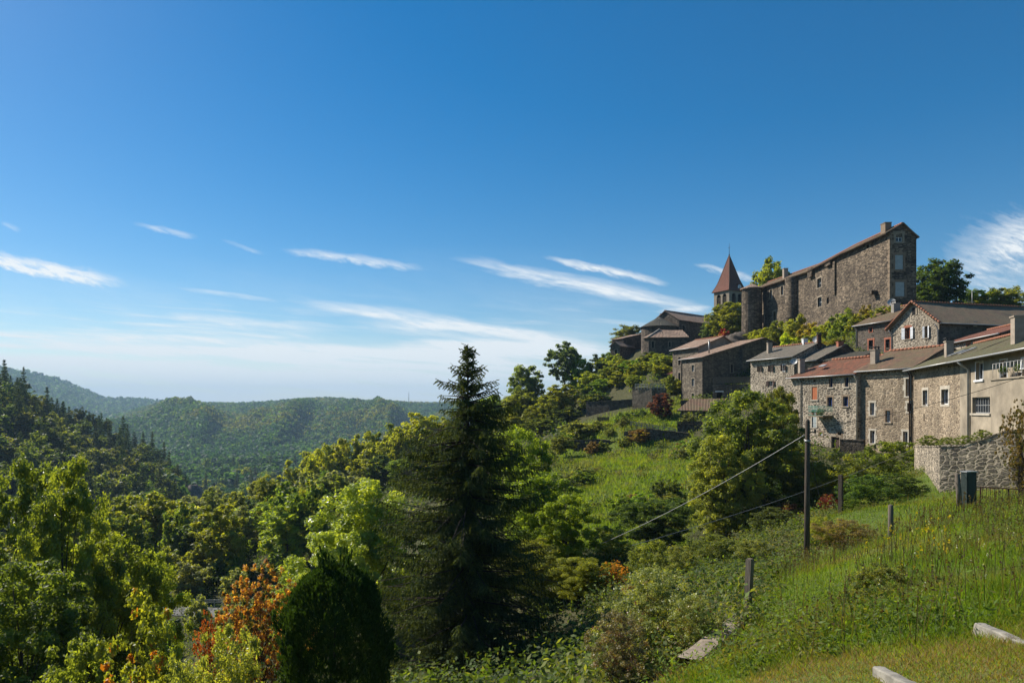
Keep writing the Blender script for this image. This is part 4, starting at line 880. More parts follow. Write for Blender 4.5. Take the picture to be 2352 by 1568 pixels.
for k in range(18):
    z = 12+k*.66; w_ = .55 if k % 2 else .32; q.obox(fc.pt(fc.L-w_, z, -.0), fc.v(w_+.03, 0), (0, 0, .6), fc.v(0, 0, .03)); q.obox(fcr.pt(.001, z+.002, 0), fcr.v(.85-w_, 0), (0, 0, .596), fcr.v(0, 0, .027))
q.build('quoin', M['brown_stone'], TCa)
# round tower at the far end
tx, ty = (1727-CX)/F*137, 137.; N = 22; mb = MB(); rr_ = 1.92
T_ = thing('round_tower', 'slim round stone tower at the far end of the castle', 'tower', (tx, ty, 13))
c = lambda a, r, z: Vector((tx+math.cos(a)*r, ty+math.sin(a)*r, z))
for k in range(N):
    a0, a1 = 2*math.pi*k/N, 2*math.pi*(k+1)/N
    mb.face([c(a0, rr_+.12, 9), c(a1, rr_+.12, 9), c(a1, rr_, 23.8), c(a0, rr_, 23.8)]); mb.face([c(a0, rr_+.4, 9), c(a1, rr_+.4, 9), c(a1, rr_+.15, 14.6), c(a0, rr_+.15, 14.6)]); 
    mb.face([c(a0, rr_+.15, 14.6), c(a1, rr_+.15, 14.6), c(a1, rr_, 14.9), c(a0, rr_, 14.9)])
mb.build('wall', M['castle_stone'], T_)
mb = MB()
for k in range(N):
    a0, a1 = 2*math.pi*k/N, 2*math.pi*(k+1)/N
    mb.face([c(a0, rr_+.35, 23.75), c(a1, rr_+.35, 23.75), c(a1, .1, 24.75), c(a0, .1, 24.75)], 0, [(k*.6, 0), (k*.6+.6, 0), (k*.6+.3, 2.2), (k*.6+.3, 2.2)]); mb.face([c(a0, rr_+.35, 23.6), c(a1, rr_+.35, 23.6), c(a1, rr_+.35, 23.75), c(a0, rr_+.35, 23.75)]); mb.face([c(a0, rr_-.1, 23.6), c(a1, rr_-.1, 23.6), c(a1, rr_+.35, 23.6), c(a0, rr_+.35, 23.6)])
mb.build('roof', M['tile_canal'], T_)
mb = MB(); a_ = math.atan2(-.9, -.35); mb.obox(c(a_, rr_-.02, 18)-Vector((.2, 0, 0)), (.4, 0, 0), (0, .3, 0), (0, 0, .3)); mb.build('window', M['pale_stone'], T_)
# ------------------------------------------------------------------ vegetation
def unit(v): return v/np.maximum(np.linalg.norm(v, axis=1), 1e-9)[:, None]
def diamonds(C, A, B):
    n = len(C); return np.stack([C+A, C+B*.9+A*.1, C-A, C-B*.9+A*.1], 1).reshape(-1, 3), np.arange(4*n).reshape(-1, 4)
def crown_mesh(name, seed, H, R, z0, nc, nl, leaf, mat, top=.5, gap=.0, clump=(.16, .30), aspect=.5, fill=.42, droop=.0):
    """a crown of leaf clumps spread through an uneven volume; each leaf a small face"""
    g = np.random.default_rng(seed); zc = z0+(H-z0)*top
    d = unit(g.normal(size=(nc*3, 3))); rad_ = g.random(nc*3)**fill; c = d*rad_[:, None]
    lob = 1+.22*np.sin(3*np.arctan2(c[:, 1], c[:, 0])+seed)+.14*np.sin(5*np.arctan2(c[:, 1], c[:, 0])+2.1*seed+4*c[:, 2])
    c[:, :2] *= (lob*R)[:, None]*.86; c[:, 2] = np.where(c[:, 2] > 0, c[:, 2]*(H-zc)*.93, c[:, 2]*(zc-z0)*.95)+zc
    keep = fbm(c[:, 0]/R*2.3+seed*3, c[:, 2]/H*5+c[:, 1]/R*1.7, seed) > gap
    c = c[keep][:nc]; nc = len(c)
    rc = R*(clump[0]+(clump[1]-clump[0])*g.random(nc)); k = g.integers(0, nc, nl*1)
    dd = unit(g.normal(size=(nl, 3))); q = g.random(nl)**.45
    pos = c[k]+dd*(rc[k]*q)[:, None]*np.array([1, 1, .72]); pos[:, 2] -= droop*q*rc[k]
    nrm = unit(dd*.7+g.normal(size=(nl, 3))*.6+np.array([0, 0, .75])); t = unit(np.cross(nrm, g.normal(size=(nl, 3)))); b = np.cross(nrm, t)
    sz = leaf*(.65+.7*g.random(nl)); V_, F_ = diamonds(pos, t*sz[:, None], b*(sz*aspect)[:, None])
    cv = g.random(nc); var = np.c_[np.clip(.5*cv[k]+.5*g.random(nl), 0, 1), .75*cv[k][::1]+.25*g.random(nl), g.random(nl)]
    return np_mesh(name, V_, F_, mat, {'var': np.repeat(var, 4, 0)}), c, rc
def trunk_mesh(name, seed, H, R, z0, c, r0, mat, nl=9, multi=1):
    g = random.Random(seed); mb = MB()
    for m in range(multi):
        ox, oy = ((g.uniform(-.18, .18)*R, g.uniform(-.18, .18)*R) if multi > 1 else (0, 0)); bx, by = g.uniform(-.12, .12)*R, g.uniform(-.12, .12)*R
        ax = [Vector((ox+bx*t*t+.02*R*math.sin(7*t+m), oy+by*t*t, -1.2+t*(H*.82+1.2))) for t in np.linspace(0, 1, 8)]
        mb.tube(ax, [r0*(1.35 if i == 0 else 1)*(1-.88*i/7) for i in range(8)], 8)
        idx = list(range(len(c))); g.shuffle(idx)
        for ii in idx[:nl]:
            e = Vector(c[ii]); s = min(max((e.z-z0*.6)/H*.55+.12, .12), .8); f = s*7; i0 = min(int(f), 6); a = ax[i0].lerp(ax[i0+1], f-i0)
            mid = a.lerp(e, .5)+Vector((g.uniform(-.05, .05)*R, g.uniform(-.05, .05)*R, -.04*H*g.random())); rb = r0*(1-.85*s)*.5
            mb.tube([a, a.lerp(mid, .5), mid, e], [rb, rb*.8, rb*.6, rb*.15], 5, caps=False)
    o = mb.build(name, mat); me = o.data; bpy.data.objects.remove(o); return me
TPL = {}
def deciduous(key, seed, H, R, z0, nc, nl, leaf, mat='leaf', r0=.2, bark='bark', limbs=9, multi=1, **kw):
    cm_, c, rc = crown_mesh('crown_'+key, seed, H, R, z0, nc, nl, leaf, M[mat], **kw)
    TPL[key] = dict(H=H, R=R, crown=cm_, trunk=trunk_mesh('trunk_'+key, seed, H, R, z0, c, r0, M[bark], limbs, multi))
def merged(key, seed, H, R, z0, nc, nl, leaf, mat='leaf', **kw):
    TPL[key] = dict(H=H, R=R, crown=crown_mesh('crown_'+key, seed, H, R, z0, nc, nl, leaf, M[mat], **kw)[0], trunk=None)
def conifer_mesh(name, seed, H, prof, z0, whorls, nbr, nsp, size, mat, droop=.25, width=.3, hang=.5):
    g = np.random.default_rng(seed); CC, AA, BB, vv = [], [], [], []; ends = []
    zs = z0+(H*.985-z0)*(np.linspace(0, 1, whorls)**.92)
    for wi, z in enumerate(zs):
        r = np.interp(z/H, *prof); nb = max(4, int(nbr*(.55+.45*min(1, r*3/H*2)))); a0 = g.random()*6.28
        for k in range(nb):
            a = a0+6.283*k/nb+g.normal()*.2; rr_ = r*(.72+.42*g.random()); zz = z+g.normal()*.12
            n = max(6, int(nsp*(rr_/max(prof[1]))**1.2)); t = .08+.92*g.random(n)**.75
            up = np.where(z/H > .82, .12, -droop); x = rr_*t; h_ = zz+rr_*(up*t+.22*t**3)
            lat = (g.random(n)-.5)*2*width*rr_*(1-t*.8)*(t+.15); dirv = np.array([math.cos(a), math.sin(a), 0]); latv = np.array([-math.sin(a), math.cos(a), 0])
            sag = hang*g.random(n)*np.minimum(.55, .25*rr_)*(.3 if z/H > .8 else 1)
            p = dirv*x[:, None]+latv*lat[:, None]; p[:, 2] = h_-sag*.6
            dn = dirv*.8+latv*np.sign(lat)[:, None]*.55+g.normal(size=(n, 3))*.25; dn[:, 2] += up-.25-sag*1.3+.5*t**3+(.5 if z/H > .8 else 0)
            dn = unit(dn); sd = unit(np.cross(dn, g.normal(size=(n, 3)))); s = size*(.6+.8*g.random(n))*(.8 if z/H > .85 else 1)
            CC.append(p); AA.append(dn*s[:, None]); BB.append(sd*(s*.24)[:, None]); vv.append(np.c_[g.random(n)*.75, np.zeros(n), g.random(n)]); ends.append((dirv*rr_*.92+np.array([0, 0, zz+rr_*(up*.92+.17)]), zz, wi))
    C_ = np.concatenate(CC); V_, F_ = diamonds(C_, np.concatenate(AA), np.concatenate(BB))
    return np_mesh(name, V_, F_, mat, {'var': np.repeat(np.concatenate(vv), 4, 0)}), ends

deciduous('big_a', 1, 11, 3.6, 2.0, 190, 36000, .105, 'leaf_gloss', .2, gap=.34, clump=(.09, .19), limbs=22, fill=.36)
deciduous('big_b', 2, 10, 3.4, 1.0, 170, 34000, .11, 'leaf', .17, gap=.32, clump=(.10, .20), limbs=18, fill=.36)
deciduous('ash', 4, 12.5, 4.2, .5, 300, 52000, .12, 'leaf', .13, gap=.27, clump=(.08, .16), multi=5, limbs=10, top=.55, droop=.3, fill=.38)
deciduous('walnut', 5, 11, 4.2, 1.0, 190, 38000, .135, 'leaf_gloss', .2, gap=.30, clump=(.09, .19), aspect=.42, limbs=14, fill=.36)
deciduous('smoke', 6, 5, 2.2, .3, 620, 17000, .05, 'leaf_smoke', .04, gap=.18, clump=(.03, .065), aspect=.7, multi=6, limbs=34, fill=.42)
deciduous('maple_shrub', 7, 4, 1.5, .2, 190, 7000, .055, 'leaf_autumn', .03, gap=.32, clump=(.06, .13), aspect=.85, multi=4, limbs=18)
deciduous('hip_shrub', 8, 3.2, 1.6, .05, 240, 22000, .032, 'leaf_hip', .03, gap=.28, clump=(.07, .14), aspect=.6, multi=4, limbs=20)
deciduous('pale_shrub', 9, 3, 1.6, .0, 170, 15000, .042, 'leaf_gloss', .03, gap=.3, clump=(.08, .17), aspect=.55, multi=3, limbs=12)
merged('bush_near', 10, 3, 1.6, -.3, 150, 15000, .055, gap=.26, clump=(.09, .2), fill=.33)
merged('bush_near2', 11, 3, 1.7, -.3, 140, 15000, .05, 'leaf_yellowing', gap=.28, clump=(.09, .2), fill=.33)
for k in range(4): deciduous('mid%d' % k, 20+k, 11, 3.7, (1.0, .6, 1.6, .8)[k], 170, 9500, .26, ('leaf', 'leaf_yellowing', 'leaf', 'leaf_yellowing')[k], .17, gap=.2+.02*k, clump=(.10, .21), limbs=8, top=(.5, .42, .55, .48)[k], fill=.34)
deciduous('dense', 33, 11, 3.8, .2, 260, 13000, .25, 'leaf', .2, gap=.08, clump=(.12, .22), limbs=8, top=.5, fill=.26)
deciduous('tall', 31, 14, 2.6, 4.5, 110, 7500, .18, 'leaf_yellowing', .24, gap=.30, clump=(.12, .24), limbs=8, top=.6)
for k in range(3): merged('bush%d' % k, 40+k, 4, 2.2, -.8, 120, 5000, .19, ('leaf', 'leaf_yellowing', 'leaf')[k], gap=.25, clump=(.11, .22), fill=.33)
for k in range(3): merged('far%d' % k, 50+k, 12, 4.2, .2, 80, 1900, .5, gap=.25, clump=(.13, .26), fill=.33)
prof_far = (np.array([0, .12, .3, .7, .9, 1]), np.array([2.2, 2.9, 2.6, 1.4, .6, .05]))
for k in range(3):
    me, _ = conifer_mesh('needles_far%d' % k, 60+k, 15, (prof_far[0], prof_far[1]*(1, .85, 1.15)[k]), .8, 19, 7, 15, .75, M['needle'], .3, .35, .4); TPL['con%d' % k] = dict(H=15, R=2.7, crown=me, trunk=None)
merged('pine', 71, 13, 3.0, 4.5, 60, 1500, .45, 'needle', gap=.32, clump=(.16, .3), aspect=.35)

FOL = 2.8
def V3(c):
    if c[0] < 1.15*c[1]: c = (min(c[0]*1.2, c[1]*.90), c[1], c[2]*.85)      # sunlit September green leans to yellow
    return (c[0]*FOL, c[1]*FOL, c[2]*FOL, 1)
used = {}
def put(key, name, label, cat, x, y, z, sx, sz, col, group=None, rot=None):
    t = TPL[key]; rot = random.uniform(0, 6.28) if rot is None else rot
    if t['trunk'] is None:
        o = link(name, t['crown'], None, (x, y, z)); o.scale = (sx, sx, sz); o.rotation_euler = (0, 0, rot); o.color = V3(col); return tag(o, label, cat, group)
    r = thing(name, label, cat, (x, y, z), group); r.scale = (sx, sx, sz); r.rotation_euler = (0, 0, rot)
    tr = link('trunk', t['trunk'], r); cr = link('crown', t['crown'], r); cr.color = V3(col); return r
def jit(col, a=.16):
    f = 1+random.uniform(-a, a); return tuple(max(.004, c*f*(1+random.uniform(-a*.5, a*.5))) for c in col)
def tree(key, px, pyt, wpx, Y, col, label, cat='tree', name='broadleaf_tree', group=None, pyb=None, rot=None, minh=None):
    """top and width seen in the survey at depth Y; the foot stands on the ground"""
    x = (px-CX)/F*Y; zt = (HY-pyt)/F*Y; zg = gz(x, Y) if pyb is None else (HY-pyb)/F*Y
    t = TPL[key]; h = max(zt-zg, wpx/F*Y*.45)
    return put(key, name, label, cat, x, Y, zg, wpx/2/F*Y/t['R'], h/t['H'], col, group, rot)
G_DARK, G_MID, G_LIME, G_YEL, G_OLV, G_SIL, G_BLUE = (.026, .047, .012), (.05, .085, .016), (.085, .13, .018), (.13, .135, .018), (.068, .088, .016), (.075, .095, .052), (.032, .056, .032)

# --- the big spruce
ps = np.array([[797, 2], [812, 14], [830, 15], [838, 7], [847, 32], [860, 34], [867, 13], [880, 16], [886, 60], [902, 62], [914, 48], [923, 66], [934, 92], [975, 112], [1020, 140], [1100, 168], [1200, 180], [1300, 195], [1400, 205], [1500, 200], [1560, 170], [1600, 120]], float)
Ysp = 29.; xs_ = (1075-CX)/F*Ysp; zg = gz(xs_, Ysp); ztop = (HY-797)/F*Ysp; Hs = ztop-zg
pr_ = (((HY-ps[::-1, 0])/F*Ysp-zg)/Hs, ps[::-1, 1]/F*Ysp*1.12)
def spruce_mesh(seed, H, prof, zs):
    g = np.random.default_rng(seed); PP, DD, SS, VV, ends = [], [], [], [], []
    for wi, z in enumerate(zs):
        r = float(np.interp(z/H, *prof)); top = z/H > .835; nb = int(np.clip(4+r*2.7, 4, 12)) if not top else int(g.integers(4, 7)); a0 = g.random()*6.28
        for k in range(nb):
            a = a0+6.283*k/nb+g.normal()*(.35 if top else .25); rr_ = r*((.6+.5*g.random()) if top else (.40+.72*g.random())); zz = z+g.normal()*(.07 if top else .20)
            up = -.12+.22*g.random() if top else -.30+.16*g.normal(); tipup = .28 if top else .26
            dirv = np.array([math.cos(a), math.sin(a), 0]); lat = np.array([-math.sin(a), math.cos(a), 0]); m = max(3, int(rr_/(.10 if top else .105)))
            for i in range(m):
                t_ = (i+.7)/m; p0 = dirv*rr_*t_+np.array([0, 0, zz+rr_*(up*t_+tipup*t_**3)]); s_ = 1 if i % 2 else -1; env = 1-.7*t_
                for side in (s_, -s_*.7, 0):
                    if top:
                        L = (.11+.13*g.random())*(1.25 if t_ > .8 else 1); dv = dirv*.7+lat*side*.8+np.array([0, 0, (.55 if side == s_ else -.75)*(.5+.6*g.random())])
                    else:
                        L = (.14+.50*min(1, rr_/2.4)*env)*(.45+.8*g.random()); dv = dirv*(.5+.3*g.random())+lat*side*(.75+.3*g.random())+np.array([0, 0, .05-.45*g.random()])
                        if side == 0: dv = dirv*.3+np.array([0, 0, -.9]); L = (.12+.22*g.random())
                    dv = dv/np.linalg.norm(dv); q = max(3, int(L/.042)); tt = (np.arange(q)+.5)/q; sag = 0 if top else .55
                    PP.append(p0+dv*(L*tt)[:, None]+np.c_[np.zeros((q, 2)), -sag*L*tt**2]); DD.append(np.repeat(dv[None]-np.array([[0, 0, sag*.7]]), q, 0)); SS.append(np.full(q, .066 if top else .075)); VV.append(np.full(q, g.random()))
            ends.append((dirv*rr_*.97+np.array([0, 0, zz+rr_*(up*.97+tipup*.9)]), zz, wi))
    P_ = np.concatenate(PP); D_ = np.concatenate(DD); S_ = np.concatenate(SS); v_ = np.concatenate(VV); n = len(P_); dn = unit(D_+g.normal(size=(n, 3))*.42); sd = unit(np.cross(dn, g.normal(size=(n, 3)))); S_ = S_*(.7+.6*g.random(n))
    Vq_, Fq_ = diamonds(P_, dn*S_[:, None], sd*(S_*.36)[:, None])
    return np_mesh('spruce_needles', Vq_, Fq_, M['needle'], {'var': np.repeat(np.c_[np.clip(v_*.8+.25*g.random(n), 0, 1), np.zeros(n), g.random(n)], 4, 0)}), ends
yz = lambda y_: (HY-y_)/F*Ysp-zg
zs_ = list(np.linspace(.25, yz(945), 24))+[yz(y_) for y_ in (932, 924, 908, 900, 893, 887, 874, 861, 855, 849, 840, 829, 822, 815, 808, 802)]
me, ends = spruce_mesh(80, Hs, pr_, zs_)
sp_t = thing('spruce_tree', 'tall dark spruce with a bare pointed top standing in the middle', 'tree', (xs_, Ysp, zg)); cr = link('crown', me, sp_t); cr.color = (.066, .088, .034, 1)
mb = MB(); mb.tube([(0, 0, -1), (0, 0, .3), (.03, 0, Hs*.4), (-.02, 0, Hs*.75), (0, 0, Hs)], [.34, .26, .17, .08, .015], 9)
for e, zz, wi in ends: mb.tube([(0, 0, zz-.05), tuple(e*np.array([.5, .5, 0])+np.array([0, 0, zz+(e[2]-zz)*.35])), tuple(e)], [.035, .022, .008], 4, caps=False)
tk = mb.build('trunk', M['bark_dark'], sp_t, Vector((0, 0, 0)))
# --- columnar dark evergreen
g = np.random.default_rng(90); n = 46000; Hc = 1.0; tt = g.random(n)**.8; a = g.random(n)*6.283; zz = tt; rr_ = np.interp(zz, [0, .15, .5, .8, .95, 1], [.86, 1, 1.05, .93, .66, .3])*(.66+.68*fbm(a*2.2+10, zz*6, 4))*(.66+.34*g.random(n)**.5)
ns_ = 9000; sh = g.integers(0, 260, ns_); sa, sz_ = g.random(260)*6.283, .1+.9*g.random(260)**.7; a[:ns_] = sa[sh]+g.normal(size=ns_)*.03; zz[:ns_] = sz_[sh]+.09*g.random(ns_)*(.6+.8*(sh % 5)/4); rr_[:ns_] = (np.interp(np.clip(zz[:ns_], 0, 1), [0, .15, .5, .8, .95, 1], [.86, 1, 1.05, .93, .66, .3])*(.66+.68*fbm(a[:ns_]*2.2+10, zz[:ns_]*6, 4)))*(1.0+.05*g.random(ns_)+.8*(zz[:ns_]-sz_[sh]))
pos = np.c_[rr_*np.cos(a)*1.45, rr_*np.sin(a)*1.45, zz*4.4]; out = np.c_[np.cos(a)*.45, np.sin(a)*.45, np.ones(n)]; dn = unit(out+g.normal(size=(n, 3))*.45); sd = unit(np.cross(dn, g.normal(size=(n, 3)))); s = .062*(.6+.8*g.random(n))
Vq, Fq2 = diamonds(pos, dn*s[:, None], sd*(s*.33)[:, None]); me = np_mesh('thuja_sprays', Vq, Fq2, M['needle'], {'var': np.repeat(np.c_[g.random(n)*.7, np.zeros(n), g.random(n)], 4, 0)})
TPL['thuja'] = dict(H=4.4, R=1.45, crown=me, trunk=trunk_mesh('trunk_thuja', 3, 4, .6, .2, np.array([[.3, .2, 2.5], [-.3, .1, 3]]), .12, M['bark_dark'], 2))
tree('thuja', 770, 1300, 230, 15.5, (.012, .028, .008), 'dense dark rounded evergreen beside the orange shrub', name='evergreen_tree')
# --- foreground and middle trees, one by one
T5 = tree
T5('big_a', 45, 1028, 250, 25, (.045, .070, .018), 'glossy leaved tree cut by the left edge of the photo', rot=.4)
T5('big_a', 150, 1030, 220, 24, (.055, .082, .018), 'glossy leaved tree second from the left with an open crown', rot=2.2)
T5('big_b', 250, 1180, 250, 26, (.05, .075, .018), 'lower leafy tree leaning over the valley road', rot=1.1)
T5('big_b', 60, 1240, 330, 19, (.035, .058, .016), 'shaded leafy tree filling the lower left corner', rot=3.5)
T5('big_b', 335, 1240, 180, 30, (.06, .09, .02), 'loose branched tree in front of the valley road', rot=5.)
T5('smoke', 600, 1270, 235, 26, (.140, .078, .026), 'bright orange autumn shrub with upright branches', 'shrub', 'smoke_bush')
T5('smoke', 482, 1385, 90, 24, (.13, .040, .016), 'small red orange shrub beside the valley road', 'shrub', 'smoke_bush')
T5('maple_shrub', 318, 1335, 205, 12.5, (.10, .105, .02), 'young maple with pale and orange leaves at the lower left', 'shrub', 'maple_shrub')
T5('pale_shrub', 530, 1415, 240, 12, (.075, .10, .03), 'shiny pale leaved shrub left of the rounded evergreen', 'shrub', 'leafy_shrub')
T5('pale_shrub', 420, 1480, 200, 10.5, (.07, .095, .03), 'low shiny shrub at the very bottom left', 'shrub', 'leafy_shrub')
T5('bush_near', 180, 1450, 260, 15, (.05, .075, .02), 'dense green bush under the left trees', 'shrub', 'leafy_shrub')
T5('walnut', 850, 1080, 300, 40, (.085, .125, .028), 'light green shiny walnut tree left of the spruce', rot=.8)
T5('walnut', 760, 1200, 230, 36, (.08, .12, .028), 'lower light green tree behind the rounded evergreen', rot=2.8)
T5('big_b', 700, 1290, 170, 33, (.07, .105, .024), 'green tree between orange shrub and walnut', rot=4.1)
T5('big_b', 1185, 955, 190, 47, (.055, .09, .014), 'lit green tree right behind the spruce top', rot=.3)
T5('big_b', 1240, 1060, 200, 43, (.05, .085, .014), 'green tree right of the spruce below the terraces', rot=1.9)
T5('big_b', 1300, 1118, 150, 40, (.06, .095, .014), 'smaller green tree at the left edge of the meadow', rot=3.9)
T5('big_b', 1215, 1230, 230, 36, (.055, .07, .012), 'yellowing tree in the shade right of the spruce', rot=5.5)
T5('big_b', 1330, 1270, 170, 33, (.07, .085, .014), 'yellow green tree below the meadow', rot=2.5)
T5('smoke', 1408, 1283, 86, 33, (.19, .115, .014), 'small glowing orange tree below the meadow', name='orange_tree')
T5('big_b', 1505, 1135, 200, 46, (.028, .05, .014), 'dark round tree under the cables in the meadow', rot=.9)
T5('bush_near', 1395, 1205, 130, 44, (.07, .095, .025), 'pale green bush left of the dark round tree', 'shrub', 'leafy_shrub')
T5('ash', 1705, 880, 280, 53, (.048, .074, .024), 'large ash tree in front of the tall houses', rot=.5)
T5('ash', 1655, 985, 180, 48, (.07, .095, .03), 'paler ash tree at the left of the large one', rot=2.4)
T5('big_b', 1790, 870, 110, 62, (.045, .06, .014), 'brownish green tree close to the balcony house', rot=3.)
T5('big_b', 1800, 1010, 150, 56, (.05, .07, .012), 'yellow green tree below the balcony house', rot=1.5)
T5('big_b', 1750, 1080, 150, 50, (.02, .04, .012), 'dark shaded tree behind the utility pole', rot=5.2)
T5('hip_shrub', 1500, 1292, 270, 16.5, (.09, .105, .035), 'large rose hip bush with reddish leaves at the bottom', 'shrub', 'rose_bush')
T5('hip_shrub', 1590, 1360, 150, 15, (.085, .10, .03), 'smaller rose bush at the right of the large rose hip bush', 'shrub', 'rose_bush')
T5('hip_shrub', 1420, 1395, 170, 14.5, (.075, .065, .03), 'reddish bramble bush left of the rose hip bush', 'shrub', 'bramble_bush')
for (px, py, wd, Y, c, l) in [(1925, 1030, 190, 50, (.052, .074, .018), 'yellow green shrub against the row house wall'), (2055, 1008, 190, 52, (.042, .066, .016), 'feathery green shrub at the corner of the garden wall'), (1995, 1085, 160, 40, (.028, .056, .016), 'rounded laurel bush with shiny leaves'),
        (2060, 1100, 130, 43, (.025, .045, .012), 'dark bush at the foot of the garden wall'), (1945, 1190, 155, 31, (.075, .06, .03), 'brown twiggy shrub between the wooden posts'), (1885, 1180, 90, 33, (.10, .10, .016), 'yellowing shrub next to the utility pole'), (1860, 1060, 150, 52, (.05, .07, .03), 'grey green bush under the green balcony'),
        (1905, 1130, 60, 44, (.06, .012, .012), 'red creeper bush beside the utility pole'), (1815, 1150, 110, 45, (.045, .022, .014), 'dark red bush in the shade left of the pole'), (1775, 1200, 140, 42, (.03, .045, .018), 'grey bramble mound left of the utility pole'), (1960, 1170, 70, 38, (.04, .07, .014), 'small bright bush under the laurel'),
        (1735, 1235, 120, 33, (.06, .08, .03), 'low grey green bush near the lone concrete post'), (1560, 1250, 120, 33, (.06, .08, .03), 'pale bush between rose bush and ash trees'), (1640, 1225, 150, 36, (.045, .065, .02), 'low bush under the ash trees'), (1500, 1235, 120, 36, (.06, .085, .025), 'low pale bush behind the rose hip bush'),
        (1770, 1290, 70, 26, (.05, .07, .025), 'tiny bush left of the utility pole foot'), (2030, 1290, 210, 13.5, (.050, .065, .022), 'grey green broom bush in the middle of the grass slope')]:
    T5('bush_near2' if 'yellow' in l or 'brown' in l or 'red' in l else 'bush_near', px, py, wd, Y, c, l, 'shrub', 'leafy_shrub', pyb=1438 if 'broom' in l else None)
# trees and bushes round the hilltop
for (k, px, py, wd, Y, c, l) in [('mid2', 1297, 783, 82, 176, G_BLUE, 'tall blue green tree with see-through crown left of the church'), ('dense', 1207, 832, 90, 170, (.04, .065, .022), 'round topped tree standing apart at the end of the church slope'), ('dense', 1440, 744, 84, 186, (.055, .06, .022), 'brownish tree behind the ivy cottage'),
        ('dense', 1678, 690, 108, 150, (.06, .07, .014), 'olive tree growing between bell tower and castle'), ('dense', 1634, 730, 46, 156, G_BLUE, 'small blue green tree at the church wall'), ('mid2', 1772, 588, 92, 165, (.06, .085, .014), 'yellow green tree rising behind the castle roof'), ('dense', 2150, 592, 130, 118, (.020, .038, .010), 'big dark tree at the right of the castle'),
        ('dense', 2225, 660, 50, 122, G_MID, 'low tree next to the big dark one'), ('dense', 2265, 660, 76, 116, (.12, .125, .012), 'yellow tree behind the gable house roof'), ('dense', 2318, 655, 72, 112, (.07, .085, .028), 'feathery tree at the right end of the hilltop')]:
    T5(k, px, py, wd, Y, c, l)
bush_spots = [(1330, 812, 60, 174), (1380, 812, 62, 172), (1352, 850, 62, 165), (1410, 812, 48, 168), (1400, 848, 58, 160), (1432, 830, 60, 158), (1462, 842, 60, 152), (1490, 815, 62, 150), (1520, 812, 52, 146), (1515, 840, 66, 142), (1475, 868, 62, 146), (1428, 868, 62, 150), (1384, 872, 58, 154), (1345, 885, 56, 158), (1520, 866, 48, 138), (1455, 893, 50, 142), (1550, 880, 44, 128), (1562, 868, 40, 128),
    (1410, 800, 40, 172), (1372, 905, 58, 148)]
bcol = [G_MID, G_DARK, (.06, .09, .014), (.07, .10, .03), G_OLV, (.075, .09, .014)]
for i, (px, py, wd, Y) in enumerate(bush_spots): T5('bush%d' % (i % 3), px+random.uniform(-4, 4), py, wd*1.15, Y, jit(bcol[i % 6]), 'rounded green bush on the steep bank below the church', 'bush', 'bush', 'bushes on the bank below the church')
for i, (px, py, wd, Y, c) in enumerate([(1290, 880, 105, 150, (.075, .078, .012)), (1250, 905, 90, 142, (.075, .085, .014)), (1200, 895, 110, 152, (.05, .07, .016)), (1180, 945, 110, 140, (.06, .08, .014)), (1240, 960, 90, 128, (.04, .06, .014)), (1300, 940, 90, 135, (.028, .045, .012)), (1130, 905, 90, 170, G_MID)]):
    T5('mid%d' % (i % 4), px, py, wd, Y, c, 'broad tree in the clump below the two free standing trees', 'tree', 'broadleaf_tree', 'trees below the two free standing trees')
for i, (px, py, wd, Y) in enumerate([(1752, 752, 46, 128), (1790, 735, 56, 124), (1828, 718, 62, 118), (1862, 738, 60, 112), (1896, 738, 60, 108), (1938, 704, 62, 104), (1972, 720, 60, 101), (1990, 700, 42, 100), (1815, 762, 66, 112), (1920, 752, 50, 102), (2040, 702, 70, 92), (1735, 762, 50, 132), (1868, 765, 56, 106), (1850, 770, 60, 104), (1925, 775, 56, 98.5), (1895, 778, 50, 102)]):
    T5('bush%d' % (i % 3), px, py, wd*1.1, Y, jit([(.075, .11, .016), (.048, .075, .018), (.065, .085, .02), (.09, .09, .02)][i % 4], .2), 'sunlit bush growing at the foot of the castle wall', 'bush', 'bush', 'bushes at the foot of the castle')
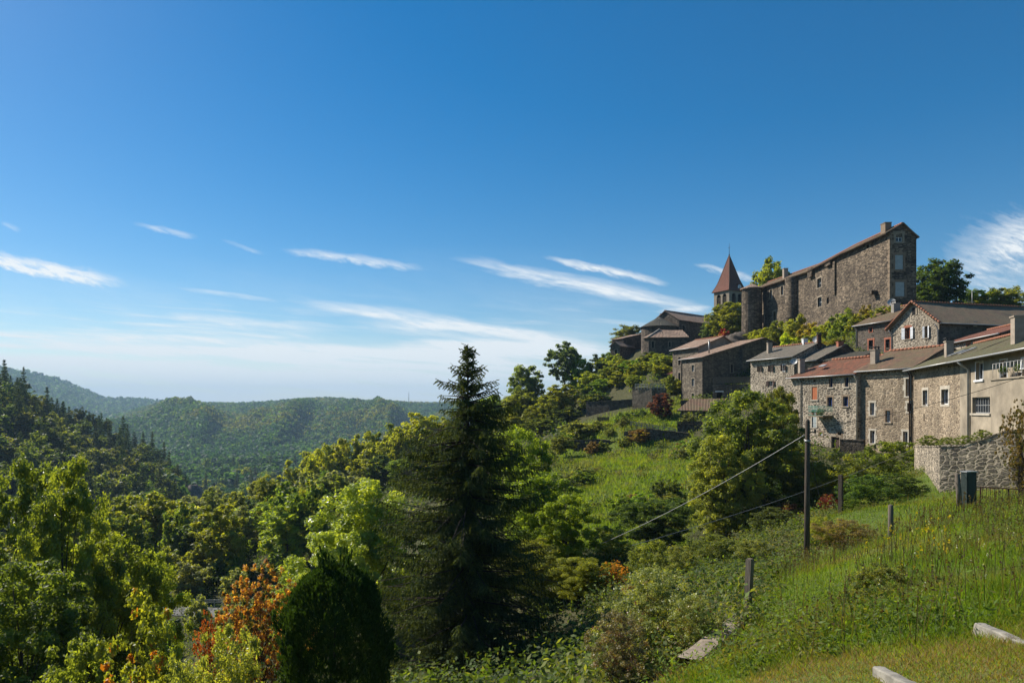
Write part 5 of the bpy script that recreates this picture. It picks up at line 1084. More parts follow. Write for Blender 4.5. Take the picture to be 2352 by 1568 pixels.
# wooded slope in the middle
wood = [(640, 1100, 90, 175, G_OLV), (690, 1030, 95, 180, (.10, .105, .014)), (740, 1018, 95, 178, (.12, .125, .014)), (790, 1000, 90, 176, (.085, .095, .014)), (840, 985, 90, 176, (.08, .095, .016)), (885, 965, 80, 180, (.05, .075, .014)), (920, 980, 80, 175, (.10, .11, .015)), (955, 942, 105, 178, (.125, .12, .016)), (1000, 950, 85, 182, (.12, .10, .014)), (1040, 990, 90, 170, (.06, .08, .014)), (1090, 975, 80, 168, G_MID), (1130, 940, 70, 180, (.05, .075, .014)),
    (700, 1080, 90, 160, G_SIL), (740, 1075, 80, 150, G_MID), (775, 1080, 125, 140, (.07, .08, .055)), (720, 1130, 100, 128, (.065, .075, .05)), (830, 1050, 100, 150, G_OLV), (880, 1040, 90, 150, G_DARK), (930, 1050, 95, 140, G_MID), (980, 1050, 95, 140, (.055, .075, .014)), (870, 1010, 85, 165, (.09, .10, .014)), (1030, 1060, 90, 130, G_DARK),
    (660, 1150, 75, 150, G_MID), (605, 1130, 60, 165, G_SIL), (570, 1150, 70, 172, G_OLV), (505, 1120, 60, 165, G_SIL), (540, 1185, 80, 140, G_MID), (470, 1190, 80, 150, (.07, .095, .018)), (430, 1180, 70, 160, G_LIME), (455, 1260, 80, 115, G_SIL), (400, 1250, 90, 120, G_OLV), (500, 1275, 60, 105, G_DARK), (350, 1180, 70, 165, (.04, .06, .03)), (300, 1190, 90, 150, G_OLV), (260, 1170, 90, 170, G_DARK), (200, 1180, 90, 160, G_MID), (330, 1260, 90, 110, G_MID), (270, 1230, 100, 130, G_OLV), (650, 1225, 80, 110, G_MID), (690, 1210, 80, 105, G_SIL), (575, 1255, 60, 105, (.05, .065, .03)), (600, 1200, 60, 120, G_OLV), (140, 1170, 100, 180, G_DARK), (60, 1150, 100, 190, G_DARK)]
for i, (px, py, wd, Y, c) in enumerate(wood): T5('mid%d' % (i % 4), px, py, wd*1.08, Y, jit(c, .12), 'leafy tree in the wood on the valley side left of the spruce', 'tree', 'broadleaf_tree', 'trees of the wood on the valley side')
rb_ = random.Random(5)
for k in range(44):
    Y = rb_.uniform(52, 108); px = rb_.uniform(150, 660); 
    if 65.5 < Y < 78: continue
    if Y < 66 and 400 < px < 505: Y = 64
    put('bush%d' % rb_.randrange(3), 'bush', 'wild bush on the rough ground around the valley road', 'bush', (px-CX)/F*Y, Y, gz((px-CX)/F*Y, Y)-.2, rb_.uniform(.6, 1.1), rb_.uniform(.6, 1.0), jit(rb_.choice([G_MID, G_OLV, G_SIL, G_DARK]), .2), 'bushes around the valley road')
for k in range(16):
    Y = rb_.uniform(79, 98); px = rb_.uniform(340, 560); put('bush%d' % rb_.randrange(3), 'bush', 'wild bush on the rough ground around the valley road', 'bush', (px-CX)/F*Y, Y, gz((px-CX)/F*Y, Y)-.2, rb_.uniform(.7, 1.2), rb_.uniform(.6, 1.2), jit(rb_.choice([G_MID, G_OLV, G_SIL, G_DARK]), .2), 'bushes around the valley road')
for k in range(26):
    px, py, Y = rb_.choice([(rb_.uniform(1250, 1440), rb_.uniform(990, 1015), 106), (rb_.uniform(1560, 1610), rb_.uniform(1010, 1100), 88), (rb_.uniform(1290, 1350), rb_.uniform(1030, 1140), 80), (rb_.uniform(1400, 1600), rb_.uniform(1120, 1200), 64)]); Y += rb_.uniform(-4, 4); x = (px-CX)/F*Y
    put('bush%d' % rb_.randrange(3), 'bush', 'scrubby bush growing along the edge of the meadow', 'bush', x, Y, gz(x, Y)-.15, rb_.uniform(.35, .8), rb_.uniform(.3, .6), jit(rb_.choice([(.055, .075, .03), G_MID, (.07, .085, .03), G_DARK, (.075, .06, .03)]), .2), 'bushes along the edge of the meadow')
rw = random.Random(77)
for k in range(74):
    Y = rw.uniform(88, 235); px = rw.uniform(40, 930-1.2*(235-Y)); x = (px-CX)/F*Y; zg = gz(x, Y)
    put('mid%d' % rw.randrange(4), 'broadleaf_tree', 'leafy tree in the wood on the valley side left of the spruce', 'tree', x, Y, zg-.3, rw.uniform(.75, 1.25), rw.uniform(.65, 1.05), jit(rw.choice([G_MID, G_OLV, G_SIL, G_LIME, (.06, .085, .016), G_DARK, (.085, .10, .018)]), .15), 'trees of the wood on the valley side')
T5('tall', 612, 1085, 62, 118, (.085, .085, .014), 'tall slim tree with bare ivy clad trunk above the orange shrub', pyb=1265); T5('tall', 655, 1120, 60, 114, G_SIL, 'second slim tree with a bare trunk above the orange shrub', pyb=1262)
# the spur across the valley
rnd = random.Random(11); n_sp = 0; spur_edge = [(0, 900), (100, 950), (200, 1005), (300, 1040), (360, 1075), (415, 1132), (442, 1215)]
def ridge_y(px): return float(np.interp(px, [a for a, b in spur_edge], [b for a, b in spur_edge]))
for row, (rmin, rmax) in enumerate([(418, 432), (395, 415), (365, 392), (335, 362), (305, 332), (275, 302), (245, 272)]):
    npx = 27
    for k in range(npx):
        px = -40+480*(k+rnd.random())/npx; azr = float(px_az(px)); r = rnd.uniform(rmin, rmax); x, y = r*math.sin(azr), r*math.cos(azr)
        if px > 448-6*row: continue
        z = gz(x, y); con = rnd.random() < (.62 if px > 210 else .42) if row < 2 else rnd.random() < (.30 if px > 200 else .12)
        if con: put('con%d' % rnd.randrange(3), 'spruce_tree', 'dark spruce on the wooded spur across the valley', 'tree', x, y, z-.5, rnd.uniform(.8, 1.15), rnd.uniform(.75, 1.3), jit((.020, .034, .016)), 'spruces on the spur')
        elif row < 2 and rnd.random() < .25: put('pine', 'pine_tree', 'flat topped pine on the crest of the wooded spur', 'tree', x, y, z-.5, rnd.uniform(.9, 1.2), rnd.uniform(.9, 1.3), jit((.026, .04, .018)), 'pines on the spur')
        else: put('far%d' % rnd.randrange(3), 'broadleaf_tree', 'leafy tree on the wooded spur across the valley', 'tree', x, y, z-.8, rnd.uniform(.85, 1.35), rnd.uniform(.7, 1.15), jit(rnd.choice([G_DARK, (.034, .05, .012), (.03, .05, .012), (.05, .06, .012), (.04, .06, .014), (.018, .034, .010)]), .25), 'broadleaf trees on the spur')
# beyond the spur, down in the valley
for k in range(46):
    px = rnd.uniform(435, 700); Y = rnd.uniform(380, 800); x = (px-CX)/F*Y; con = rnd.random() < .3
    if con: put('con%d' % rnd.randrange(3), 'spruce_tree', 'spruce in the valley bottom below the far hillside', 'tree', x, Y, gz(x, Y)-.5, 1.1, rnd.uniform(.9, 1.3), jit((.022, .036, .018)), 'spruces in the valley bottom')
    else: put('far%d' % rnd.randrange(3), 'broadleaf_tree', 'leafy tree in the valley bottom below the far hillside', 'tree', x, Y, gz(x, Y)-.8, rnd.uniform(1, 1.4), rnd.uniform(.9, 1.3), jit(rnd.choice([G_MID, G_OLV, (.075, .10, .02)])), 'trees in the valley bottom')
# --- far woods: one mass of small crowns
def woods(name, N, rng, seed, size, cols, cw, faces=26):
    g = np.random.default_rng(seed); a = g.uniform(*rng[0], N); r = np.sqrt(g.uniform(rng[1][0]**2, rng[1][1]**2, N)) if rng[2] else g.uniform(rng[1][0], rng[1][1], N)
    x, y = r*np.sin(a), r*np.cos(a); z = hgt(x, y); s = size*(.55+.95*g.random(N)**1.5); patch = fbm(x/190, y/190, 7)
    ci = np.clip((patch-.3)*2.2+g.normal(size=N)*.22, 0, .999); ci = (ci*len(cols)).astype(int); col = 1.4*np.array(cols)[ci]*(.75+.5*g.random((N, 1)))
    u = unit(g.normal(size=(N*faces, 3))); u[:, 2] = np.abs(u[:, 2])*1.1-.15; k = np.repeat(np.arange(N), faces)
    c = np.c_[x, y, z][k]+u*(s[k]*(.55+.45*g.random(N*faces)**.5))[:, None]+np.array([0, 0, .45])*s[k][:, None]
    nn = unit(u+g.normal(size=u.shape)*.45); t = unit(np.cross(nn, g.normal(size=u.shape))); b = np.cross(nn, t); ls = s[k]*.42*(.6+.6*g.random(N*faces))
    Vw, Fw = diamonds(c, t*ls[:, None], b*(ls*.75)[:, None])
    return tag(link(name, np_mesh(name, Vw, Fw, M['attr_leaf'], {'col': np.repeat(col[k]*(.8+.4*g.random((N*faces, 1))), 4, 0)})), kind='stuff')
cols_far = [(.022, .055, .03), (.035, .078, .03), (.055, .105, .03), (.030, .065, .03), (.045, .09, .028), (.07, .105, .026), (.095, .105, .026)]
woods('far_woods', 34000, ((px_az(150), px_az(1500)), (880, 2420), False), 5, 5.0, cols_far, 1, 20)
woods('ridge_woods', 6500, ((px_az(-350), px_az(640)), (2500, 3900), True), 6, 10, cols_far[:4], 1, 20)
woods('valley_woods', 1500, ((px_az(380), px_az(1200)), (330, 900), False), 8, 5.0, cols_far[:5], 1, 60)
# --- undergrowth filling the wooded slopes
def scatter(name, N, fx, leaf, cols, seed, per=26, rad_=.9, lift=.5, mask=None, matn='attr_leaf', asp=.55, upb=.6, px_min=None):
    g = np.random.default_rng(seed); x, y = fx(g, N); 
    if mask is not None:
        kk_ = mask(x, y) > g.random(len(x)); x, y = x[kk_], y[kk_]
    N = len(x); z = hgt(x, y); R_ = rad_*(.5+.9*g.random(N)); col = np.array(cols)[g.integers(0, len(cols), N)]*(.7+.6*g.random((N, 1))); k = np.repeat(np.arange(N), per)
    d = unit(g.normal(size=(N*per, 3))); c = np.c_[x, y, z+R_*lift*.4][k]+d*(R_[k]*g.random(N*per)**.4)[:, None]*np.array([1, 1, lift])
    nn = unit(d*.6+g.normal(size=d.shape)*.6+np.array([0, 0, upb])); t = unit(np.cross(nn, g.normal(size=d.shape))); b = np.cross(nn, t); ls = leaf*(.6+.8*g.random(N*per)); 
    if px_min: ls = np.maximum(ls, np.hypot(x, y)[k]*px_min)
    Vw, Fw = diamonds(c, t*ls[:, None], b*(ls*asp)[:, None])
    return tag(link(name, np_mesh(name, Vw, Fw, M[matn], {'col': np.repeat(col[k]*(.75+.5*g.random((N*per, 1))), 4, 0)})), kind='stuff')
def fan(px0, px1, y0, y1): return lambda g, N: (lambda Y: ((g.uniform(px0, px1, N)-CX)/F*Y, Y))(g.uniform(y0, y1, N))
nograss = lambda x, y: 1-grass_mask(x, y)
ug = [(.08, .13, .026), (.12, .17, .035), (.10, .135, .045), (.16, .18, .05), (.06, .095, .022)]
scatter('undergrowth', 6200, fan(-200, 1950, 14, 120), .09, ug, 1, 34, .9, .8, nograss, px_min=.0016)
scatter('valley_undergrowth', 4200, fan(-300, 1300, 100, 330), .3, ug, 2, 26, 2.2, .8, None, px_min=.0016)
scatter('slope_scrub', 2400, lambda g, N: (lambda Y: (Y*g.uniform(.12, .62, N), Y))(g.uniform(14, 50, N)), .05, [(.14, .18, .06), (.11, .16, .04), (.17, .19, .075), (.19, .165, .075), (.085, .12, .03)], 33, 90, .6, .75, nograss, px_min=.0011)
scatter('bank_undergrowth', 1500, lambda g, N: (g.uniform(24, 62, N), g.uniform(48, 150, N)), .2, ug, 3, 26, 1.0, .8, nograss, px_min=.0016)
# --- grass and herbs
def blades(name, N, fx, h, wd, cols, seed, mask, lean=.35, px_w=.0006):
    g = np.random.default_rng(seed); x, y = fx(g, N); kk_ = mask(x, y)*(.35+.9*fbm(x/1.3, y/1.3, seed)) > g.random(len(x)); x, y = x[kk_], y[kk_]; N = len(x); z = hgt(x, y); r = np.hypot(x, y)
    tall = fbm(x/2.2, y/2.2, seed+9); H_ = h*(.45+.7*g.random(N))*(.4+1.2*tall)*(.22+.78*sstep(7.5, 13, r)); W_ = np.maximum(wd*(.7+.6*g.random(N)), r*px_w); a = g.random(N)*6.283; ln2 = g.normal(size=(N, 2))*lean
    sx = np.c_[np.cos(a), np.sin(a), np.zeros(N)]*W_[:, None]; b = np.c_[x, y, z-.03]; tip = b+np.c_[ln2*H_[:, None], H_]; m_ = (b*.5+tip*.5)+np.c_[-ln2*H_[:, None]*.18, H_*.06]
    Vb = np.stack([b-sx*.5, b+sx*.5, m_+sx*.42, tip, m_-sx*.42], 1).reshape(-1, 3); i = np.arange(N)[:, None]*5; Fb = np.concatenate([i+np.array([[0, 1, 2, 4]]), i+np.array([[4, 2, 3, 3]])], 1).reshape(-1, 4)
    tri = i+np.array([[4, 2, 3]]); quad = i+np.array([[0, 1, 2, 4]])
    dry = fbm(x/3.1, y/3.1, 77); ci = np.clip(((dry-.25)*1.7+g.normal(size=N)*.16), 0, .999); col = np.array(cols)[(ci*len(cols)).astype(int)]*(.75+.5*g.random((N, 1)))
    Fb = np.concatenate([i+np.array([[0, 1, 2]]), i+np.array([[0, 2, 4]]), tri], 0)
    return tag(link(name, np_mesh(name, Vb, Fb, M['attr_leaf'], {'col': np.repeat(col, 5, 0)})), kind='stuff')
fgm = lambda x, y: grass_mask(x, y)*(y < 48)
gc = [(.12, .20, .016), (.165, .25, .018), (.20, .28, .024), (.23, .27, .04), (.28, .24, .07)]
blades('mown_grass', 160000, lambda g, N: (lambda Y: (Y*g.uniform(.2, 1.6, N), Y))(4.0*np.exp(g.random(N)*np.log(13/4.0))), .30, .008, [(.15, .20, .02), (.20, .22, .03), (.26, .19, .07), (.30, .20, .09), (.24, .15, .07)], 44, lambda x, y: fgm(x, y)*(fbm(x/1.1, y/1.1, 19) > .45), .6)
blades('grass', 330000, lambda g, N: (lambda Y: (Y*g.uniform(.0, 1.35, N), Y))(4.0*np.exp(g.random(N)*np.log(52/4.0))), .25, .010, gc, 4, grass_mask)
mdw = lambda x, y: grass_mask(x, y)*(y > 46)
blades('tall_weeds', 26000, lambda g, N: (lambda Y: (Y*g.uniform(.1, .86, N), Y))(8*np.exp(g.random(N)*np.log(46/8.0))), .46, .009, [(.10, .12, .03), (.15, .16, .04), (.19, .155, .06), (.13, .10, .045), (.21, .19, .09)], 45, lambda x, y: fgm(x, y)*sstep(.47, .56, fbm(x/2.8, y/2.8, 101))*sstep(8, 13, y), .55)
blades('meadow_grass', 60000, lambda g, N: (lambda Y: (Y*g.uniform(.03, .30, N), Y))(g.uniform(46, 128, N)), .55, .05, gc[1:4]+[(.20, .21, .09)], 6, mdw, .4, .0008)
scatter('meadow_scrub', 260, lambda g, N: (lambda Y: (Y*g.uniform(.04, .28, N), Y))(g.uniform(50, 125, N)), .12, [(.12, .14, .05), (.09, .12, .03), (.14, .12, .06), (.07, .10, .025)], 22, 120, 1.1, .7, lambda x, y: mdw(x, y)*(fbm(x/6, y/6, 91) > .5), px_min=.0011)
scatter('meadow_herbs', 900, lambda g, N: (lambda Y: (Y*g.uniform(.04, .28, N), Y))(g.uniform(50, 125, N)), .12, [(.15, .18, .08), (.10, .15, .04), (.16, .19, .05)], 12, 22, .5, .7, mdw, px_min=.0011)
scatter('slope_herbs', 2600, lambda g, N: (lambda Y: (Y*g.uniform(.1, 1.2, N), Y))(8*np.exp(g.random(N)*np.log(46/8.0))), .035, [(.11, .17, .026), (.15, .21, .035), (.12, .16, .045), (.16, .16, .045), (.11, .17, .02)], 13, 56, .36, 1.2, lambda x, y: fgm(x, y)*(fbm(x/2.5, y/2.5, 31) > .42)*sstep(5, 12, y), px_min=.0009, asp=.4)
def stalks(name, N, fx, h, cols_head, seed, mask, head=.02):
    """thin dry stems with a seed head"""
    g = np.random.default_rng(seed); x, y = fx(g, N); kk_ = mask(x, y) > g.random(len(x)); x, y = x[kk_], y[kk_]; N = len(x); z = hgt(x, y); r = np.hypot(x, y); H_ = h*(.5+.7*g.random(N)); ln2 = g.normal(size=(N, 2))*.14
    b = np.c_[x, y, z]; tip = b+np.c_[ln2*H_[:, None], H_]; w_ = np.maximum(.006, r*.00035); a = g.random(N)*6.283; sx = np.c_[np.cos(a), np.sin(a), np.zeros(N)]*w_[:, None]
    Vs = np.stack([b-sx, b+sx, tip+sx*.5, tip-sx*.5], 1).reshape(-1, 3); Fs = np.arange(4*N).reshape(-1, 4); ch = np.array(cols_head)[g.integers(0, len(cols_head), N)]; cs = np.tile((.10, .085, .04), (N, 1)); Vl, Fl, cl = [Vs], [Fs], [np.repeat(cs, 4, 0)]; nv = 4*N
    for q in range(6):
        d = unit(g.normal(size=(N, 3))); e = unit(np.cross(d, g.normal(size=(N, 3)))); s = np.maximum(head, r*.0011)*(.6+.7*g.random(N)); V1, F1 = diamonds(tip-np.c_[np.zeros((N, 2)), g.random(N)*H_*.22]+d*s[:, None]*.5, d*s[:, None], e*(s*.6)[:, None]); Vl.append(V1); Fl.append(F1+nv); cl.append(np.repeat(ch*(.7+.6*g.random((N, 1))), 4, 0)); nv += 4*N
    return tag(link(name, np_mesh(name, np.concatenate(Vl), np.concatenate(Fl), M['attr_leaf'], {'col': np.concatenate(cl)})), kind='stuff')
near_f = lambda a, b, y0, y1: (lambda g, N: (lambda Y: (Y*g.uniform(a, b, N), Y))(g.uniform(y0, y1, N)))
stalks('dry_stalks', 1500, near_f(.3, .82, 8, 30), .75, [(.07, .045, .025), (.10, .06, .03), (.12, .09, .05)], 15, lambda x, y: fgm(x, y)*(fbm(x/3, y/3, 61) > .45))
stalks('yellow_flowers', 40, lambda g, N: (lambda p, Y: ((p-CX)/F*Y, Y))(g.uniform(2020, 2190, N), g.uniform(13, 20, N)), 1.0, [(.45, .36, .02), (.40, .30, .02)], 16, fgm, .03)
stalks('white_flowers', 70, near_f(.45, .8, 8, 24), .5, [(.55, .55, .48)], 17, lambda x, y: fgm(x, y)*(fbm(x/2, y/2, 71) > .5), .016)
# ------------------------------------------------------------------ walls, fences, posts, cables
def C6(x, y): return (1952.4+.16992*x, 976.2+.16992*y)
def stone_wall(name, label, mat, cols, cat='wall', th=.5, cap=True):
    """wall through survey columns: (px, top py, bottom py, depth)"""
    pts = [(V2((a-CX)/F*Y, Y), (HY-t_)/F*Y, (HY-b_)/F*Y) for a, t_, b_, Y in cols]; c = pts[len(pts)//2]; T = thing(name, label, cat, (c[0].x, c[0].y, c[2])); mb = MB(); cb = MB()
    for (p, zt, zb), (q, zt2, zb2) in zip(pts, pts[1:]):
        f = Fac(p, q); lo = min(zb, zb2)-.8
        mb.face([f.pt(0, lo), f.pt(f.L, lo), f.pt(f.L, zt2), f.pt(0, zt)]); mb.face([f.pt(0, zt), f.pt(f.L, zt2), f.pt(f.L, zt2, -th), f.pt(0, zt, -th)]); mb.face([f.pt(f.L, lo, -th), f.pt(0, lo, -th), f.pt(0, zt, -th), f.pt(f.L, zt2, -th)])
        n = max(1, int(f.L/.5))
        for k in range(n):
            a_, b_ = k/n, (k+.94)/n; za, zb_ = zt+(zt2-zt)*a_, zt+(zt2-zt)*b_; h_ = .06+.07*random.random(); o = .02+.05*random.random()
            cb.obox(f.pt(f.L*a_, za-.02, o), f.v(f.L*(b_-a_), 0)+Vector((0, 0, zb_-za)), f.v(0, 0, -th-.05), (0, 0, h_))
    f0, f1 = Fac(pts[0][0], pts[1][0]), Fac(pts[-2][0], pts[-1][0]); mb.face([f0.pt(0, pts[0][2]-.8, -th), f0.pt(0, pts[0][2]-.8), f0.pt(0, pts[0][1]), f0.pt(0, pts[0][1], -th)]); mb.face([f1.pt(f1.L, pts[-1][2]-.8), f1.pt(f1.L, pts[-1][2]-.8, -th), f1.pt(f1.L, pts[-1][1], -th), f1.pt(f1.L, pts[-1][1])])
    mb.build('wall', M[mat], T)
    if cap: cb.build('coping', M[mat], T)
    return T
stone_wall('garden_wall', 'big rubble garden wall with sharp corner under the rendered house', 'garden_wall', [(2100, 1026, 1109, 50), (2158, 1025, 1131, 41), (2214, 1024, 1136, 40), (2306, 991, 1134, 38.5), (2440, 985, 1130, 36.5)])
stone_wall('low_wall', 'low grey stone wall at the foot of the row houses', 'terrace_stone', [(1929, 1010, 1037, 66), (1984, 1012, 1037, 64.5)])
stone_wall('terrace_wall', 'overgrown terrace wall under the wooden rail fence', 'terrace_stone', [(1433, 992, 1020, 103), (1485, 984, 1026, 101.5), (1551, 992, 1032, 100), (1582, 996, 1034, 99)], 'terrace wall')
stone_wall('terrace_wall', 'lower left terrace wall in brown scrub above the meadow', 'terrace_stone', [(1318, 1012, 1036, 107), (1370, 1009, 1040, 105), (1416, 1014, 1040, 104)], 'terrace wall')
stone_wall('terrace_wall', 'ivy streaked terrace wall left of the railed terrace', 'terrace_stone', [(1346, 923, 955, 131), (1400, 921, 962, 128), (1453, 917, 955, 126)], 'terrace wall')
stone_wall('terrace_wall', 'tall terrace wall carrying two metal railings', 'house_stone', [(1452, 892, 948, 124), (1497, 891, 958, 121), (1530, 892, 965, 120)], 'terrace wall')
stone_wall('terrace_wall', 'stone wall under a dark timber screen next to the ash trees', 'terrace_stone', [(1556, 974, 1000, 101.5), (1640, 976, 1000, 99)], 'terrace wall')
def fence(name, label, cat, px0, Y0, px1, Y1, pt0, pb0, pt1, pb1, nposts, rails, mat, r=.05, slats=0, panel=None):
    a, b = P(px0, pb0, Y0), P(px1, pb1, Y1); at, bt = P(px0, pt0, Y0), P(px1, pt1, Y1); T = thing(name, label, cat, a.lerp(b, .5)); d = (b-a); dd = Vector((d.x, d.y, 0)).normalized(); nn = Vector((dd.y, -dd.x, 0))
    for k in range(nposts):
        t_ = k/(nposts-1); mb = MB(); lo, hi = a.lerp(b, t_), at.lerp(bt, t_); mb.obox(lo-dd*r-nn*r-Vector((0, 0, .3)), dd*2*r, nn*2*r, hi-lo+Vector((0, 0, .3))); mb.build('post', M[mat], T)
    for q in rails:
        mb = MB(); lo, hi = a.lerp(at, q), b.lerp(bt, q); mb.obox(lo+nn*(r+.003)-Vector((0, 0, r*.9)), hi-lo, nn*r*.8, (0, 0, r*1.8)); mb.build('rail', M[mat], T)
    if slats:
        mb = MB()
        for k in range(slats):
            t_ = (k+.5)/slats; lo, hi = a.lerp(b, t_), at.lerp(bt, t_); w_ = d.length/slats*(.8 if panel == 'board' else .12); mb.obox(lo.lerp(hi, .08)-dd*w_/2-nn*(r+.02), dd*w_, nn*.02, (hi-lo)*.85)
        mb.build('slats', M[mat], T)
    return T
fence('rail_fence', 'pale wooden two rail fence along the terrace garden', 'fence', 1449, 105, 1551, 101.3, 967, 979, 983.5, 993.5, 9, (.45, .92), 'wood_rail', .06)
fence('garden_gate', 'dark wooden gate at the left end of the terrace garden', 'gate', 1373, 118, 1398, 117, 957, 969, 957, 968, 3, (.2, .5, .9), 'wood_pole', .06, 9, 'board')
fence('timber_screen', 'dark timber screen on the wall beneath the open shed', 'screen', 1556.5, 101.3, 1612, 100, 967, 973.5, 967.5, 974, 4, (.2, .85), 'wood_pole', .06, 26, 'board')
fence('terrace_railing', 'bluish metal railing on the left of the tall terrace wall', 'railing', 1459, 123.3, 1487, 121.6, 881, 891, 881, 890, 5, (.15, .9), 'metal', .03, 22)
fence('terrace_railing', 'bluish metal railing on the right of the tall terrace wall', 'railing', 1494, 121, 1526, 120, 881, 891, 882, 891.5, 5, (.15, .9), 'metal', .03, 24)
fence('iron_railing', 'rusty black iron railing in the grass below the garden wall', 'railing', 2252, 31, 2385, 29.5, 1117, 1150, 1124, 1162, 3, (.97,), 'rust', .028, 14)
fence('guard_rail', 'metal guard rail along the valley road', 'guard rail', 100, 66, 520, 71.5, 1377, 1390, 1376, 1388, 15, (.55, .95), 'metal', .05)
# valley road
cl = [(-70, 66), (-52, 69.5), (-40, 71.5), (-28, 73.5), (-16, 74), (-2, 72)]; mb = MB(); prev = None
for i in range(len(cl)-1):
    for k in range(8):
        q = Vector(cl[i]).lerp(Vector(cl[i+1]), k/8); d = (Vector(cl[i+1])-Vector(cl[i])).normalized(); n_ = V2(-d.y, d.x); L_, R2_ = q-n_*1.7, q+n_*1.7; z = max(gz(L_.x, L_.y), gz(q.x, q.y), gz(R2_.x, R2_.y))+.06; cur = (Vector((L_.x, L_.y, z)), Vector((R2_.x, R2_.y, z)))
        if prev: mb.face([prev[0], cur[0], cur[1], prev[1]]); mb.face([prev[0]-Vector((0, 0, 2)), cur[0]-Vector((0, 0, 2)), cur[0], prev[0]]) 
        prev = cur
tag(mb.build('road', M['asphalt']), kind='structure')
def post(name, label, cat, px, pt, pb, Y, w, mat, square=True, cap=None, lean=(0, 0)):
    b, t_ = P(px, pb, Y), P(px, pt, Y); mb = MB(); a = rad(38); ax, ay = Vector((math.cos(a), math.sin(a), 0))*w, Vector((-math.sin(a), math.cos(a), 0))*w; up = t_-b+Vector((lean[0], lean[1], .5))
    if square: mb.obox(b-ax/2-ay/2-Vector((0, 0, .5)), ax, ay, up); mb.obox(b-ax/2*.8-ay/2*.8-Vector((0, 0, .5))+up, ax*.8, ay*.8, (0, 0, .02))
    else: mb.tube([b-Vector((0, 0, .5)), b+(t_-b)*.5+Vector((lean[0], lean[1], 0))*.5, t_+Vector((lean[0], lean[1], 0)), t_+Vector((lean[0], lean[1], .03))], [w/2*1.1, w/2, w/2*.92, w*.3], 10)
    return tag(mb.build(name, M[mat], None, b), label, cat), b
for args in [('fence_post', 'square weathered post standing alone at the end of the concrete edge', 'post', 1714, 1284, 1419, 18, .155, 'wood_grey', True, None, (.1, 0)), ('fence_post', 'round wooden post above the brown twiggy shrub', 'post', 2046, 1160, 1243, 25, .19, 'wood_grey', False), ('fence_post', 'leaning wooden post left of the green cabinet', 'post', 2205, 1088, 1165, 30, .22, 'wood_grey', False, None, (-.12, 0)),
             ('fence_post', 'thin dark post between laurel and red creeper', 'post', 1931, 1091, 1184, 38, .2, 'wood_pole', True), ('fence_post', 'short stub of a post near the foot of the utility pole', 'post', 1902, 1297, 1332, 24, .15, 'wood_grey', False)]:
    o, b = post(*args); o.location = b
b, t_ = P(1853, 1308, 30), P(1855, 968, 30); T = thing('utility_pole', 'tall dark wooden utility pole in front of the row houses', 'utility pole', b); mb = MB(); mb.tube([b-Vector((0, 0, .8)), b.lerp(t_, .5), t_, t_+Vector((0, 0, .12))], [.135, .115, .095, .03], 12); mb.build('pole', M['wood_pole'], T)
mb = MB(); q = b.lerp(t_, .93); mb.tube([q+Vector((.08, -.1, 0)), q+Vector((.28, -.12, .0))], .03, 6); mb.tube([q+Vector((.28, -.12, -.05)), q+Vector((.28, -.12, .12))], .045, 8); mb.build('insulator', M['dark_metal'], T); mb = MB(); q = b.lerp(t_, .87); mb.tube([q-Vector((0, 0, .04)), q+Vector((0, 0, .04))], .125, 12); mb.build('band', M['metal'], T)
def cable(label, a, b_, sag, r, mat):
    pts = [a.lerp(b_, t_)-Vector((0, 0, sag*4*t_*(1-t_))) for t_ in np.linspace(0, 1, 24)]; mb = MB(); mb.tube(pts, r, 5); tag(mb.build('overhead_cable', M[mat], None, a), label, 'cable').location = a
cable('pale cable rising from the meadow bushes to the pole top', P(1372, 1252, 41), t_-Vector((0, 0, .5)), .25, .012, 'metal'); cable('pale cable crossing in front of the utility pole to the garden wall', P(1452, 1252, 29.5), P(2104, 1028, 49.8), .3, .011, 'metal')
cable('dark cable from the pole top along the row houses', t_-Vector((0, 0, .35)), P(2420, 838, 38), .35, .014, 'dark_metal'); cable('thin guy wire from the pole down into the bushes', b.lerp(t_, .86), P(1892, 1185, 33), .0, .012, 'dark_metal')
# dark green cabinet
b = P(2232, 1168, 30.4); T = thing('service_cabinet', 'tall dark green metal cabinet in front of the garden wall', 'cabinet', b); mb = MB(); dx = Vector((.97, .24, 0)); dy = Vector((-.24, .97, 0)); mb.obox(b-dx*.27-Vector((0, 0, .4)), dx*.54, dy*.3, (0, 0, 2.02)); mb.build('body', plain_mat('cabinet_green', (.028, .04, .034), .6, .3), T)
mb = MB(); mb.obox(b-dx*.30-dy*.03+Vector((0, 0, 1.622)), dx*.6, dy*.36, (0, 0, .05)); mb.build('lid', M['metal'], T); mb = MB(); mb.obox(b-dx*.22-dy*.02+Vector((0, 0, .15)), dx*.44, dy*.018, (0, 0, 1.4)); mb.build('door', plain_mat('cabinet_door', (.034, .048, .042), .55, .25), T)
